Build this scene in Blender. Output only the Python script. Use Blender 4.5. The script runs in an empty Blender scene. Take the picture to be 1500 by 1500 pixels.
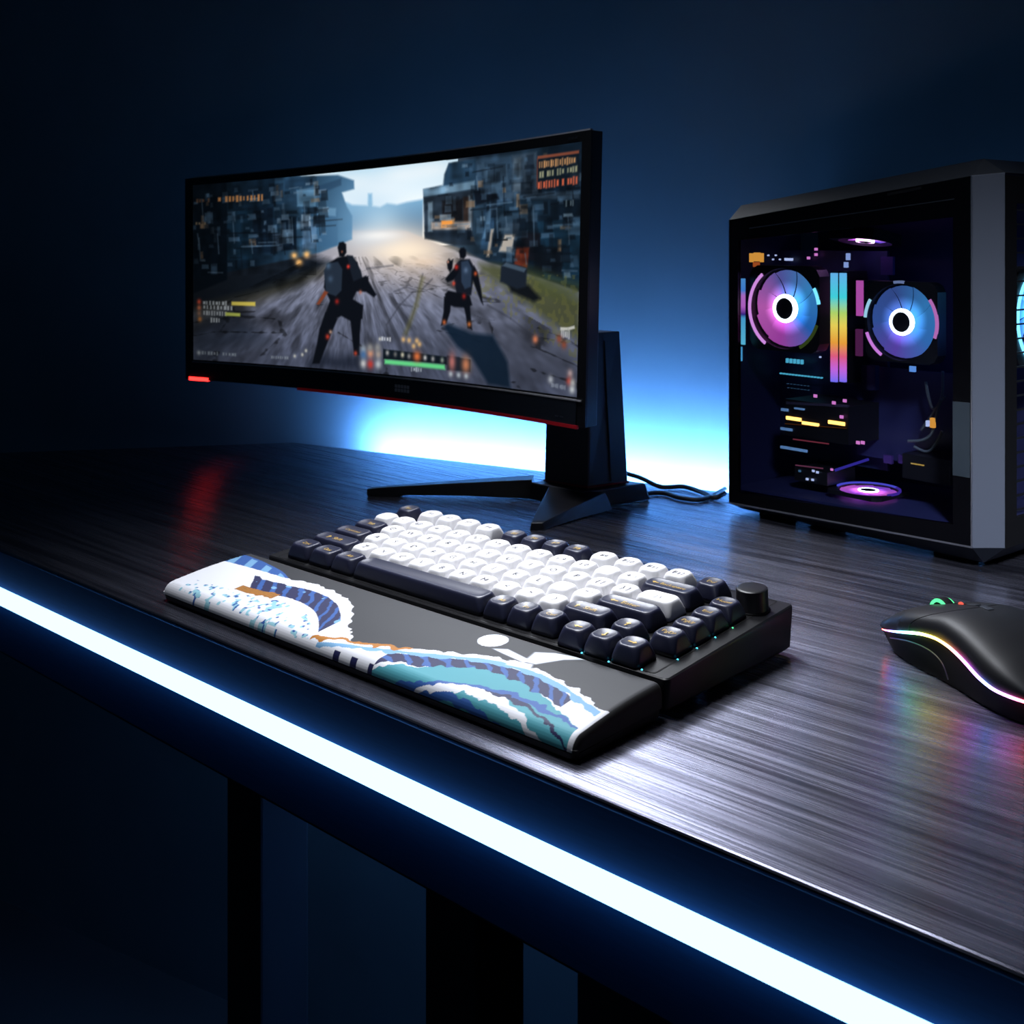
import bpy, bmesh, math, random
import numpy as np
from mathutils import Vector, Matrix
random.seed(7); RNG = np.random.default_rng(7)
SC = bpy.context.scene
COL = SC.collection
PI = math.pi

# ------------------------------------------------------------------ helpers
def lin(c):
    def f(v):
        v /= 255.0
        return v / 12.92 if v <= 0.04045 else ((v + 0.055) / 1.055) ** 2.4
    return tuple(f(v) for v in c)

class MB:
    """collects shapes that become one mesh object"""
    def __init__(s): s.v = []; s.f = []
    def add(s, verts, faces):
        o = len(s.v); s.v += [tuple(p) for p in verts]; s.f += [tuple(i + o for i in f) for f in faces]
    def box(s, x0, x1, y0, y1, z0, z1):
        s.hexa([(x0, y0), (x1, y0), (x1, y1), (x0, y1)], z0, z1)
    def hexa(s, plan, z0, z1, top=None):
        s.rings([[(x, y, z0) for x, y in plan], [(x, y, z1) for x, y in (top or plan)]])
    def rings(s, rings, caps=True, closed=True):
        n = len(rings[0]); vs = [p for r in rings for p in r]; fs = []
        for i in range(len(rings) - 1):
            for j in range(n if closed else n - 1):
                a, b = i * n + j, i * n + (j + 1) % n
                fs.append((a, b, b + n, a + n))
        if caps:
            fs.append(tuple(reversed(range(n)))); m = (len(rings) - 1) * n
            fs.append(tuple(range(m, m + n)))
        s.add(vs, fs)
    def tube(s, pts, r, n=10):
        pts = [Vector(p) for p in pts]; rs = []
        up = Vector((0, 0, 1)); prev = None
        for i, p in enumerate(pts):
            t = (pts[min(i + 1, len(pts) - 1)] - pts[max(i - 1, 0)]).normalized()
            if prev is None:
                a = t.cross(up)
                if a.length < 1e-4: a = t.cross(Vector((1, 0, 0)))
            else: a = prev - t * prev.dot(t)
            a.normalize(); prev = a; b = t.cross(a)
            q = r[i] if isinstance(r, (list, tuple)) else r
            rs.append([p + a * (q * math.cos(2 * PI * k / n)) + b * (q * math.sin(2 * PI * k / n)) for k in range(n)])
        s.rings(rs)
    def lathe(s, prof, axis='z', c=(0, 0, 0), n=40, closed=False):
        """prof: (radius, height) pairs"""
        rs = []
        for r, h in prof:
            ring = []
            for k in range(n):
                a = 2 * PI * k / n; u, w = r * math.cos(a), r * math.sin(a)
                ring.append({'z': (c[0] + u, c[1] + w, c[2] + h), 'y': (c[0] + u, c[1] + h, c[2] - w), 'x': (c[0] + h, c[1] + u, c[2] + w)}[axis])
            rs.append(ring)
        if closed: s.rings(rs + [rs[0]], caps=False)
        else: s.rings(rs)
    def grid(s, fn, na, nb):
        vs = [fn(i / (na - 1), j / (nb - 1)) for j in range(nb) for i in range(na)]
        fs = [(j * na + i, j * na + i + 1, (j + 1) * na + i + 1, (j + 1) * na + i) for j in range(nb - 1) for i in range(na - 1)]
        s.add(vs, fs)

def rrect(hx, hy, r, n=6, cx=0, cy=0):
    r = min(r, hx * .999, hy * .999); o = []
    for sx, sy, a0 in ((1, -1, -PI / 2), (1, 1, 0), (-1, 1, PI / 2), (-1, -1, PI)):
        for k in range(n + 1):
            a = a0 + PI / 2 * k / n
            o.append((cx + sx * (hx - r) + r * math.cos(a), cy + sy * (hy - r) + r * math.sin(a)))
    return o

def obj(name, mb, m, parent=None, smooth=None, bevel=0, loc=None):
    me = bpy.data.meshes.new(name); me.from_pydata(mb.v, [], mb.f); me.update()
    bm = bmesh.new(); bm.from_mesh(me); bmesh.ops.recalc_face_normals(bm, faces=bm.faces); bm.to_mesh(me); bm.free()
    return link(name, me, m, parent, smooth, bevel, loc)

def link(name, me, m, parent=None, smooth=None, bevel=0, loc=None):
    o = bpy.data.objects.new(name, me); COL.objects.link(o)
    if m is not None:
        for q in (m if isinstance(m, (list, tuple)) else [m]): me.materials.append(q)
    if parent is not None: o.parent = parent
    if loc: o.location = loc
    if smooth is not None and len(me.polygons):
        me.polygons.foreach_set('use_smooth', [True] * len(me.polygons))
        if smooth < 180:
            me.set_sharp_from_angle(angle=math.radians(smooth))
    if bevel:
        b = o.modifiers.new('bevel', 'BEVEL'); b.width = bevel; b.segments = 2; b.limit_method = 'ANGLE'; b.angle_limit = math.radians(35)
    return o

def thing(name, label, cat, loc=(0, 0, 0), rz=0):
    o = bpy.data.objects.new(name, None); COL.objects.link(o); o.empty_display_size = .05
    o.location = loc; o.rotation_euler = (0, 0, rz); o['label'] = label; o['category'] = cat
    return o

# ------------------------------------------------------------------ materials
def mat(name, color, rough=.5, metal=0, spec=.5, emit=None, estr=0, coat=0, aniso=0, noise=0, nscale=40, nstretch=(1, 1, 1), bump=0, bdist=.001):
    m = bpy.data.materials.new(name); m.use_nodes = True; nt = m.node_tree; b = nt.nodes['Principled BSDF']
    b.inputs['Base Color'].default_value = (*color, 1); b.inputs['Roughness'].default_value = rough; b.inputs['Metallic'].default_value = metal
    b.inputs['Specular IOR Level'].default_value = spec; b.inputs['Coat Weight'].default_value = coat; b.inputs['Anisotropic'].default_value = aniso
    if emit: b.inputs['Emission Color'].default_value = (*emit, 1); b.inputs['Emission Strength'].default_value = estr
    if noise or bump:
        tc = nt.nodes.new('ShaderNodeTexCoord'); mp = nt.nodes.new('ShaderNodeMapping'); nz = nt.nodes.new('ShaderNodeTexNoise')
        mp.inputs['Scale'].default_value = nstretch; nz.inputs['Scale'].default_value = nscale; nz.inputs['Detail'].default_value = 5
        nt.links.new(tc.outputs['Object'], mp.inputs['Vector']); nt.links.new(mp.outputs['Vector'], nz.inputs['Vector'])
        if noise:
            mx = nt.nodes.new('ShaderNodeMix'); mx.data_type = 'RGBA'; mx.inputs[0].default_value = 0
            nt.links.new(nz.outputs['Fac'], mx.inputs[0])
            mx.inputs[6].default_value = (*[c * (1 - noise) for c in color], 1); mx.inputs[7].default_value = (*[c * (1 + noise) for c in color], 1)
            nt.links.new(mx.outputs[2], b.inputs['Base Color'])
        if bump:
            bp = nt.nodes.new('ShaderNodeBump'); bp.inputs['Strength'].default_value = bump; bp.inputs['Distance'].default_value = bdist
            nt.links.new(nz.outputs['Fac'], bp.inputs['Height']); nt.links.new(bp.outputs['Normal'], b.inputs['Normal'])
    return m

def glow(name, color, strength):
    m = bpy.data.materials.new(name); m.use_nodes = True; nt = m.node_tree; nt.nodes.clear()
    e = nt.nodes.new('ShaderNodeEmission'); o = nt.nodes.new('ShaderNodeOutputMaterial')
    e.inputs['Color'].default_value = (*color, 1); e.inputs['Strength'].default_value = strength
    nt.links.new(e.outputs[0], o.inputs[0]); return m

def ramp_glow(name, stops, strength, axis=2, lo=0., hi=1., angular=False, falloff=0):
    """an LED whose colour runs along one axis of the object (or round its y axis)"""
    m = bpy.data.materials.new(name); m.use_nodes = True; nt = m.node_tree; nt.nodes.clear()
    e = nt.nodes.new('ShaderNodeEmission'); o = nt.nodes.new('ShaderNodeOutputMaterial'); tc = nt.nodes.new('ShaderNodeTexCoord')
    sp = nt.nodes.new('ShaderNodeSeparateXYZ'); nt.links.new(tc.outputs['Object'], sp.inputs[0])
    r = nt.nodes.new('ShaderNodeValToRGB'); mr = nt.nodes.new('ShaderNodeMapRange')
    if angular:
        at = nt.nodes.new('ShaderNodeMath'); at.operation = 'ARCTAN2'
        nt.links.new(sp.outputs[2], at.inputs[0]); nt.links.new(sp.outputs[0], at.inputs[1]); nt.links.new(at.outputs[0], mr.inputs[0]); lo, hi = -PI, PI
    else: nt.links.new(sp.outputs[axis], mr.inputs[0])
    mr.inputs[1].default_value = lo; mr.inputs[2].default_value = hi
    nt.links.new(mr.outputs[0], r.inputs[0]); els = r.color_ramp.elements
    for i, (t, c) in enumerate(stops):
        el = els[i] if i < 2 else els.new(t)
        el.position = t; el.color = (*lin(c), 1)
    nt.links.new(r.outputs[0], e.inputs[0]); e.inputs[1].default_value = strength; nt.links.new(e.outputs[0], o.inputs[0])
    if falloff:      # blades carry the light of the ring at their roots outwards
        cx = nt.nodes.new('ShaderNodeCombineXYZ'); nt.links.new(sp.outputs[0], cx.inputs[0]); nt.links.new(sp.outputs[2], cx.inputs[2])
        ln = nt.nodes.new('ShaderNodeVectorMath'); ln.operation = 'LENGTH'; nt.links.new(cx.outputs[0], ln.inputs[0])
        m2 = nt.nodes.new('ShaderNodeMapRange'); m2.interpolation_type = 'SMOOTHSTEP'; m2.inputs[1].default_value = .34 * falloff; m2.inputs[2].default_value = .74 * falloff
        m2.inputs[3].default_value = strength * 3.6; m2.inputs[4].default_value = strength; nt.links.new(ln.outputs['Value'], m2.inputs[0]); nt.links.new(m2.outputs[0], e.inputs[1])
    return m

def attr_mat(name, emis=False, strength=1, rough=.4):
    m = bpy.data.materials.new(name); m.use_nodes = True; nt = m.node_tree; b = nt.nodes['Principled BSDF']
    a = nt.nodes.new('ShaderNodeAttribute'); a.attribute_name = 'print'
    if emis:
        b.inputs['Base Color'].default_value = (.004, .004, .005, 1); b.inputs['Roughness'].default_value = .35
        nt.links.new(a.outputs['Color'], b.inputs['Emission Color']); b.inputs['Emission Strength'].default_value = strength
    else:
        nt.links.new(a.outputs['Color'], b.inputs['Base Color']); b.inputs['Roughness'].default_value = rough; b.inputs['Specular IOR Level'].default_value = .35
    return m

def brushed(name):
    m = bpy.data.materials.new(name); m.use_nodes = True; nt = m.node_tree; b = nt.nodes['Principled BSDF']; L = nt.links.new
    tc = nt.nodes.new('ShaderNodeTexCoord')
    def nz(sc, det):
        mp = nt.nodes.new('ShaderNodeMapping'); mp.inputs['Scale'].default_value = sc
        n = nt.nodes.new('ShaderNodeTexNoise'); n.inputs['Scale'].default_value = 1; n.inputs['Detail'].default_value = det
        L(tc.outputs['Object'], mp.inputs[0]); L(mp.outputs[0], n.inputs[0]); return n
    fine, coarse = nz((9, 900, 1), 4), nz((5, 160, 1), 3)
    mr = nt.nodes.new('ShaderNodeMapRange'); mr.inputs[1].default_value = .3; mr.inputs[2].default_value = .7; mr.inputs[3].default_value = DESK_R[0]; mr.inputs[4].default_value = DESK_R[1]
    L(fine.outputs[0], mr.inputs[0]); L(mr.outputs[0], b.inputs['Roughness'])
    mx = nt.nodes.new('ShaderNodeMix'); mx.data_type = 'RGBA'
    mr2 = nt.nodes.new('ShaderNodeMapRange'); mr2.inputs[1].default_value = .32; mr2.inputs[2].default_value = .68; L(coarse.outputs[0], mr2.inputs[0])
    L(mr2.outputs[0], mx.inputs[0]); mx.inputs[6].default_value = DESK_C[0]; mx.inputs[7].default_value = DESK_C[1]; L(mx.outputs[2], b.inputs['Base Color'])
    ad = nt.nodes.new('ShaderNodeMath'); ad.operation = 'ADD'; L(fine.outputs[0], ad.inputs[0]); L(coarse.outputs[0], ad.inputs[1])
    bp = nt.nodes.new('ShaderNodeBump'); bp.inputs['Strength'].default_value = .32; bp.inputs['Distance'].default_value = .0005
    L(ad.outputs[0], bp.inputs['Height']); L(bp.outputs[0], b.inputs['Normal'])
    b.inputs['Metallic'].default_value = .9; b.inputs['Anisotropic'].default_value = .85
    tv = nt.nodes.new('ShaderNodeCombineXYZ'); tv.inputs[1].default_value = 1; L(tv.outputs[0], b.inputs['Tangent'])
    return m
DESK_R = (.19, .33); DESK_C = ((.075, .076, .105, 1), (.235, .24, .315, 1))

M_ = dict(
    cap=mat('top_cap_grey', (.030, .034, .042), .42, noise=.1, nscale=300),
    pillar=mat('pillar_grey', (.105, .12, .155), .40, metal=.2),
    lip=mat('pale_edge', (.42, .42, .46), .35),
    desk=brushed('brushed_dark_desk'),
    fascia=mat('fascia_navy', (.005, .036, .115), .7, spec=.08, noise=.2, nscale=60, nstretch=(1, 10, 10)),
    under=mat('under_desk', (.008, .014, .026), .7),
    black=mat('black_satin', (.008, .008, .010), .38),
    gloss=mat('black_gloss', (.002, .002, .003), .2, spec=.25),
    dark=mat('dark_navy_plastic', (.012, .016, .024), .42),
    grey=mat('gunmetal', (.12, .13, .15), .36, metal=.8),
    silver=mat('bright_edge', (.5, .5, .55), .3, metal=.9),
    red=mat('red_accent', (.40, .010, .02), .35, emit=(.5, .01, .02), estr=.05),
    kcase=mat('keyboard_black', (.006, .006, .0075), .38, spec=.35, noise=.15, nscale=900),
    kwhite=mat('keycap_white', (.80, .79, .80), .42),
    knavy=mat('keycap_navy', (.016, .018, .042), .40),
    gold=mat('legend_gold', (.62, .40, .08), .4),
    ink=mat('legend_ink', (.012, .013, .03), .6),
    rbase=mat('rest_base_black', (.004, .004, .005), .45, spec=.3),
    mouse=mat('mouse_black', (.009, .009, .011), .48, noise=.1, nscale=900),
    rubber=mat('rubber_black', (.004, .004, .005), .7, spec=.2),
    pcb=mat('circuit_board', (.012, .018, .06), .45, noise=.5, nscale=120),
    interior=mat('case_interior', (.016, .020, .075), .5),
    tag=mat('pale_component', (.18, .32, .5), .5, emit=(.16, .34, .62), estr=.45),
    cable=mat('cable_black', (.006, .007, .009), .5),
    sleeve=mat('grey_sleeve', (.10, .12, .13), .5),
    wall=mat('wall_plaster', (.19, .25, .31), .85, noise=.16, nscale=7, bump=.2, bdist=.004),
    floor=mat('dark_floor', (.02, .022, .028), .6, noise=.3, nscale=4),
    purple=mat('purple_component', (.06, .03, .16), .5),
)
def glass(name):
    m = bpy.data.materials.new(name); m.use_nodes = True; nt = m.node_tree; nt.nodes.clear(); L = nt.links.new
    o = nt.nodes.new('ShaderNodeOutputMaterial'); mx = nt.nodes.new('ShaderNodeMixShader'); t = nt.nodes.new('ShaderNodeBsdfTransparent'); g = nt.nodes.new('ShaderNodeBsdfGlossy')
    fr = nt.nodes.new('ShaderNodeFresnel'); fr.inputs[0].default_value = 1.09
    t.inputs[0].default_value = (.86, .88, .94, 1); g.inputs['Roughness'].default_value = .03
    L(fr.outputs[0], mx.inputs[0]); L(t.outputs[0], mx.inputs[1]); L(g.outputs[0], mx.inputs[2]); L(mx.outputs[0], o.inputs[0]); return m
M_['glass'] = glass('tinted_side_glass')

# ------------------------------------------------------------------ a small painter for printed and displayed pictures
class Painter:
    def __init__(s, u, v, base):
        s.u = u; s.v = v; s.c = np.empty((len(u), 3)); s.c[:] = base
    def poly(s, pts, col, a=1., soft=0., col2=None, grad=None):
        """fill a polygon in picture coordinates; soft feathers the outline, col2 runs the fill along grad=((u,v),(u,v))"""
        P = np.array(pts); mn, mx = P.min(0) - soft, P.max(0) + soft
        i = np.where((s.u >= mn[0]) & (s.u <= mx[0]) & (s.v >= mn[1]) & (s.v <= mx[1]))[0]
        if not len(i): return
        x, y = s.u[i], s.v[i]; ins = np.zeros(len(i), bool); dist = np.full(len(i), 9.)
        for k in range(len(P)):
            (x0, y0), (x1, y1) = P[k], P[(k + 1) % len(P)]
            if y0 != y1:
                ins ^= ((y0 > y) != (y1 > y)) & (x < (x1 - x0) * (y - y0) / (y1 - y0) + x0)
            if soft:
                dx, dy = (x1 - x0) * 2.4, y1 - y0; t = np.clip(((x - x0) * 2.4 * dx + (y - y0) * dy) / (dx * dx + dy * dy + 1e-12), 0, 1)
                dist = np.minimum(dist, np.hypot((x - x0) * 2.4 - t * dx, y - y0 - t * dy))
        w = ins.astype(float) if not soft else np.clip(.5 + np.where(ins, dist, -dist) / (2 * soft), 0, 1)
        c = np.array(col, float)[None]
        if col2 is not None:
            (gx, gy), (hx, hy) = grad; d2 = (hx - gx) ** 2 + (hy - gy) ** 2
            t = np.clip(((x - gx) * (hx - gx) + (y - gy) * (hy - gy)) / d2, 0, 1)[:, None]
            c = c * (1 - t) + np.array(col2, float)[None] * t
        w = (w * a)[:, None]; s.c[i] = s.c[i] * (1 - w) + c * w
    def blob(s, cu, cv, ru, rv, col, a=1.):
        d = ((s.u - cu) / ru) ** 2 + ((s.v - cv) / rv) ** 2; w = (a * np.exp(-d * 1.2))[:, None]
        s.c = s.c * (1 - w) + np.array(col, float)[None] * w
    def line(s, pts, wd, col, a=1., soft=.003):
        for (x0, y0), (x1, y1) in zip(pts[:-1], pts[1:]):
            dx, dy = (x1 - x0) * 2.4, y1 - y0; l = math.hypot(dx, dy) + 1e-9; nx, ny = -dy / l * wd / 2 / 2.4, dx / l * wd / 2
            s.poly([(x0 + nx, y0 + ny), (x1 + nx, y1 + ny), (x1 - nx, y1 - ny), (x0 - nx, y0 - ny)], col, a, soft)
    def dashes(s, a, b, h, col, al=1., seed=0, n=10):
        """an unreadable line of tiny on-screen text from a to b"""
        rr = random.Random(seed)
        for k in range(n):
            if rr.random() < .1: continue
            t0, t1 = k / n, (k + .35 + .45 * rr.random()) / n; hh = h * (.7 + .5 * rr.random())
            p = [(a[0] + (b[0] - a[0]) * t, a[1] + (b[1] - a[1]) * t) for t in (t0, t1)]
            s.poly([(p[0][0], p[0][1] - hh / 2), (p[1][0], p[1][1] - hh / 2), (p[1][0], p[1][1] + hh / 2), (p[0][0], p[0][1] + hh / 2)], col, al, .004)

def value_noise(u, v, fu, fv, seed):
    g = np.random.default_rng(seed).random((int(fv) + 3, int(fu) + 3)); x, y = np.clip(u, 0, 1) * fu, np.clip(v, 0, 1) * fv
    i, j = x.astype(int), y.astype(int); a, b = x - i, y - j; a = a * a * (3 - 2 * a); b = b * b * (3 - 2 * b)
    return (g[j, i] * (1 - a) + g[j, i + 1] * a) * (1 - b) + (g[j + 1, i] * (1 - a) + g[j + 1, i + 1] * a) * b

def set_print(me, rgb255):
    c = rgb255 / 255.; c = np.where(c <= .04045, c / 12.92, ((np.maximum(c, 0) + .055) / 1.055) ** 2.4)
    at = me.attributes.new('print', 'FLOAT_COLOR', 'POINT'); at.data.foreach_set('color', np.c_[c, np.ones(len(c))].astype(np.float32).ravel())

# ------------------------------------------------------------------ lettering
GLYPHS = {}
def text_mesh(txt, size, bold=False):
    """lettering as (verts2d, faces), centred"""
    k = (txt, size)
    if k in GLYPHS: return GLYPHS[k]
    cu = bpy.data.curves.new('lettering', 'FONT'); cu.body = txt; cu.size = size; cu.align_x = 'CENTER'; cu.align_y = 'CENTER'; cu.resolution_u = 3
    o = bpy.data.objects.new('lettering', cu); COL.objects.link(o)
    dg = bpy.context.evaluated_depsgraph_get(); me = bpy.data.meshes.new_from_object(o.evaluated_get(dg))
    bm = bmesh.new(); bm.from_mesh(me); bmesh.ops.triangulate(bm, faces=bm.faces)
    GLYPHS[k] = ([(v.co.x, v.co.y) for v in bm.verts], [tuple(v.index for v in f.verts) for f in bm.faces]) if len(bm.verts) else ([], [])
    bm.free(); bpy.data.objects.remove(o); bpy.data.curves.remove(cu); bpy.data.meshes.remove(me)
    return GLYPHS[k]
def arrow2d(direction, L=.0055):
    P = [(-.5, -.09), (.1, -.09), (.1, -.32), (.5, 0), (.1, .32), (.1, .09), (-.5, .09)]
    a = {'right': 0, 'up': PI / 2, 'left': PI, 'down': -PI / 2}[direction]
    return [((x * math.cos(a) - y * math.sin(a)) * L, (x * math.sin(a) + y * math.cos(a)) * L) for x, y in P], [(0, 1, 5, 6), (1, 2, 3), (1, 3, 5), (5, 3, 4)]

# ------------------------------------------------------------------ camera
cam = bpy.data.cameras.new('camera'); co = bpy.data.objects.new('camera', cam); COL.objects.link(co); SC.camera = co
yaw = 0.7462674947
co.location = (0.66896, -0.49879, 0.24378); co.rotation_euler = (PI / 2, 0, yaw)
cam.sensor_width = 36; cam.lens = 36 * 1700 / 1500; cam.shift_y = -400 / 1500; cam.clip_start = .02
cam.dof.use_dof = True; cam.dof.focus_distance = .66; cam.dof.aperture_fstop = 30

# ------------------------------------------------------------------ setting
WH = math.radians(12.5); WD = (math.cos(WH), math.sin(WH)); WN = (WD[1], -WD[0])         # along the back edge, and towards the room
BC = (-0.4674,0.3446)
def wallpt(t, off): return (BC[0] + WD[0] * t + WN[0] * off, BC[1] + WD[1] * t + WN[1] * off)
WALL_OFF = -.040
mb = MB(); a, b, c, d = wallpt(-1.6, WALL_OFF), wallpt(2.2, WALL_OFF), wallpt(2.2, WALL_OFF - .1), wallpt(-1.6, WALL_OFF - .1)
mb.hexa([a, b, c, d], -.74, 1.6); w = obj('wall_back', mb, M_['wall']); w['kind'] = 'structure'; w['label'] = 'dark blue plaster wall behind the desk'
mb = MB(); mb.box(-2.2, 2.2, -1.6, 1.4, -.78, -.74); w = obj('floor', mb, M_['floor']); w['kind'] = 'structure'; w['label'] = 'dark floor under the desk'

# ------------------------------------------------------------------ desk
FY = -.101
B0 = (-0.6588,0.0768)
sl = (BC[0] - B0[0]) / (BC[1] - B0[1]); LX = B0[0] + sl * (FY - B0[1])
RX = 1.05; rb = (RX, BC[1] + (RX - BC[0]) * math.tan(WH))
desk = thing('desk', 'dark brushed-metal desk with a glowing blue-white light strip along its front edge', 'desk', (.25, .15, -.74))
def dl(p): return [(x - .25, y - .15) for x, y in p]
mb = MB(); mb.hexa(dl([(LX, FY), (RX, FY), rb, BC]), .71, .74); obj('desktop', mb, M_['desk'], desk, bevel=.0013)
mb = MB(); mb.hexa(dl([(LX - .012, FY - .001), (RX, FY - .001), (RX, FY + .012), (LX, FY + .012)]), .66, .7385 - .0015); obj('front_fascia', mb, M_['fascia'], desk)
mb = MB()
prof = [(FY - .0040 + .0060 * math.cos(2 * PI * k / 16), -.0350 + .0060 * math.sin(2 * PI * k / 16)) for k in range(16)]
mb.rings([[(x - .25, y - .15, z + .74) for y, z in prof] for x in (LX - .01, RX)]); M_['led'] = glow('led_strip_white', (.42, .92, 1.5), 2.2)
obj('led_strip', mb, M_['led'], desk)['label'] = 'glowing blue-white front light strip'
mb = MB(); e0, e1 = wallpt(.09, -.004), wallpt(.80, -.004); f0, f1 = wallpt(.09, -.010), wallpt(.80, -.010)
mb.hexa(dl([e0, e1, f1, f0]), .722, .734); M_['ledback'] = glow('led_strip_blue', (.16, .44, 1.0), 230)
obj('rear_led_strip', mb, M_['ledback'], desk)['label'] = 'blue light strip along the rear edge'
# underframe
mb = MB(); mb.box(-.62, .78, -.235, -.05, .645, .66); obj('underframe', mb, M_['under'], desk)
for x, y in ((-.27, .05), (.75, -.12), (-.58, .06), (.75, .30)):
    mb = MB(); mb.box(x - .03, x + .03, y - .03, y + .03, 0, .71); obj('leg', mb, M_['under'], desk, bevel=.003)
mb = MB(); mb.box(-.24, .70, .15, .165, .04, .70); obj('modesty_panel', mb, M_['under'], desk)

# ------------------------------------------------------------------ keyboard
U = .01905; TILT = math.radians(4); KO = Vector((0, 0, .031))
kb = thing('keyboard', 'black keyboard with white and navy keycaps and a round knob on the desk', 'keyboard', (.155, .05, 0))
KL = Vector((.155, .05, 0))
def kpt(x, y, h):   # keyboard plane -> thing-local
    return Vector((x, y * math.cos(TILT) - h * math.sin(TILT), KO.z + y * math.sin(TILT) + h * math.cos(TILT))) - KL
X0, X1, Y0, Y1 = -.0160, .3275, -.0142, .1150; HP = -.0100
def kring(ins, h, r=.0035, base=None):
    R_ = rrect((X1 - X0) / 2 - ins, (Y1 - Y0) / 2 - ins, max(r - ins, .0008), 5, (X0 + X1) / 2, (Y0 + Y1) / 2)
    if base is None: return [kpt(x, y, h) for x, y in R_]
    return [Vector((x, y, base)) - KL for x, y in R_]
mb = MB(); mb.rings([kring(.0035, 0, base=.0022), kring(.0012, 0, base=.0045), kring(0, HP - .0016), kring(.0003, HP - .0006), kring(.0012, HP), kring(.002, HP)])
obj('case', mb, M_['kcase'], kb, smooth=30)
for x in (.02, .29):
    for y in (0, .1):
        mb = MB(); mb.lathe([(.006, 0), (.006, .003)], c=(x - KL.x, y - KL.y, 0), n=20); obj('rubber_foot', mb, M_['rubber'], kb)
# sunk key well edge: a thin dark seam round the key field
mb = MB(); a_ = rrect(.1625, .0625, .002, 3, .1555, .0505); b_ = rrect(.1617, .0617, .002, 3, .1555, .0505)
n_ = len(a_); mb.add([kpt(x, y, HP + .00025) for x, y in a_] + [kpt(x, y, HP + .00025) for x, y in b_], [(i, (i + 1) % n_, (i + 1) % n_ + n_, i + n_) for i in range(n_)])
obj('plate_seam', mb, M_['rubber'], kb)
CH = .0098
def dish(k): return -.0009 * (1 - k * k)      # how deep the top is scooped, from the middle (0) to its rim (1)
def cap_mesh(w, style):
    mb = MB(); hx, hy = (w * U - .0009) / 2, (U - .0009) / 2; rs = []
    for ins, z, r in ((0, 0, .0020), (.0002, .0022, .0024), (.0007, .0048, .0032), (.0013, .0072, .0042), (.0017, .0085, .0046), (.0021, .0093, .0048), (.0026, .0097, .0048), (.0031, .0098, .0046)):
        rs.append([(x, y, z) for x, y in rrect(hx - ins, hy - ins, r, 7)])
    ix, iy = hx - .0031, hy - .0031
    for k in (.92, .82, .7, .55, .4, .22, .06):
        rs.append([(x, y, CH + dish(k)) for x, y in rrect(ix * k if w < 1.2 else ix - (1 - k) * iy, iy * k, .0046 * k, 7)])
    mb.rings(rs)
    me = bpy.data.meshes.new('keycap'); me.from_pydata(mb.v, [], mb.f); me.update()
    bm = bmesh.new(); bm.from_mesh(me); bmesh.ops.recalc_face_normals(bm, faces=bm.faces); bm.to_mesh(me); bm.free()
    me.polygons.foreach_set('use_smooth', [True] * len(me.polygons)); me.materials.append(M_[style]); return me
CAPS = {}
def rimk(x, y, ix, iy, w): return min(1, max(abs(x) / ix if w < 1.2 else 1 - (ix - abs(x)) / iy, abs(y) / iy))
def legend(parent, shape, w, style, dx=0, dy=0):
    vs, fs = shape
    if not vs: return
    hx, hy = (w * U - .0009) / 2 - .0031, (U - .0009) / 2 - .0031
    me = bpy.data.meshes.new('legend'); me.from_pydata([(x + dx, y + dy, CH + dish(rimk(x + dx, y + dy, hx, hy, w)) + .00028) for x, y in vs], [], fs); me.update()
    me.materials.append(M_['gold' if style == 'knavy' else 'ink'])
    o = bpy.data.objects.new('legend', me); COL.objects.link(o); o.parent = parent
def key(x, y, w, style, txt, size=.0068):
    k = (w, style)
    if k not in CAPS: CAPS[k] = cap_mesh(w, style)
    o = bpy.data.objects.new('keycap', CAPS[k]); COL.objects.link(o); o.parent = kb
    o.location = kpt(x * U, y * U, -CH + .0004); o.rotation_euler = (TILT, 0, 0)
    if txt:
        for t in txt.split('|'):
            if t in ('left', 'right', 'up', 'down'): legend(o, arrow2d(t, .0058), w, style)
            elif t == 'enter': legend(o, arrow2d('left', .0055), w, style, -.0105); legend(o, text_mesh('Enter', .0056), w, style, .001)
            elif t == 'back': legend(o, arrow2d('left', .0045), w, style, -.0108); legend(o, text_mesh('Backspace', .0044), w, style, .0018)
            elif t == 'shift': legend(o, arrow2d('up', .0050), w, style, -.0085); legend(o, text_mesh('Shift', .0054), w, style, .0012)
            else: legend(o, text_mesh(t.replace('¦', '|'), size), w, style)
    return o
W_, N_ = 'kwhite', 'knavy'
key(.47, 5.22, 1, N_, 'Esc', .0045)
for i, x in enumerate((1.77, 2.80, 3.84, 4.90)): key(x, 5.2, 1, W_, 'F%d' % (i + 1), .0058)
for i, x in enumerate((6.26, 7.24, 8.24, 9.24)): key(x, 5.17, 1, N_, 'F%d' % (i + 5), .0054)
for i, x in enumerate((10.50, 11.54, 12.56, 13.57)): key(x, 5.08, 1, W_, 'F%d' % (i + 9), .0058)
key(14.86, 5.02, 1, N_, 'Del', .0044)
for i, t in enumerate(('~ `', '! 1', '@ 2', '# 3', '$ 4', '% 5', '^ 6', '& 7', '* 8', '( 9', ') 0', '_ -', '+ =')): key(.5 + i, 4, 1, W_, t, .0060)
key(14, 4, 2, N_, 'back')
key(.75, 3, 1.5, N_, 'Tab', .0050)
for i, t in enumerate(list('QWERTYUIOP') + ['{ [', '} ]']): key(2 + i, 3, 1, W_, t)
key(14.25, 3, 1.5, W_, '¦ \\', .0054)
key(.875, 2, 1.75, N_, 'CapsLock', .0042)
for i, t in enumerate(list('ASDFGHJKL') + [': ;', '" \'']): key(2.25 + i, 2, 1, W_, t)
key(13.875, 2, 2.25, N_, 'enter')
key(1.125, 1, 2.25, N_, 'shift')
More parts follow.
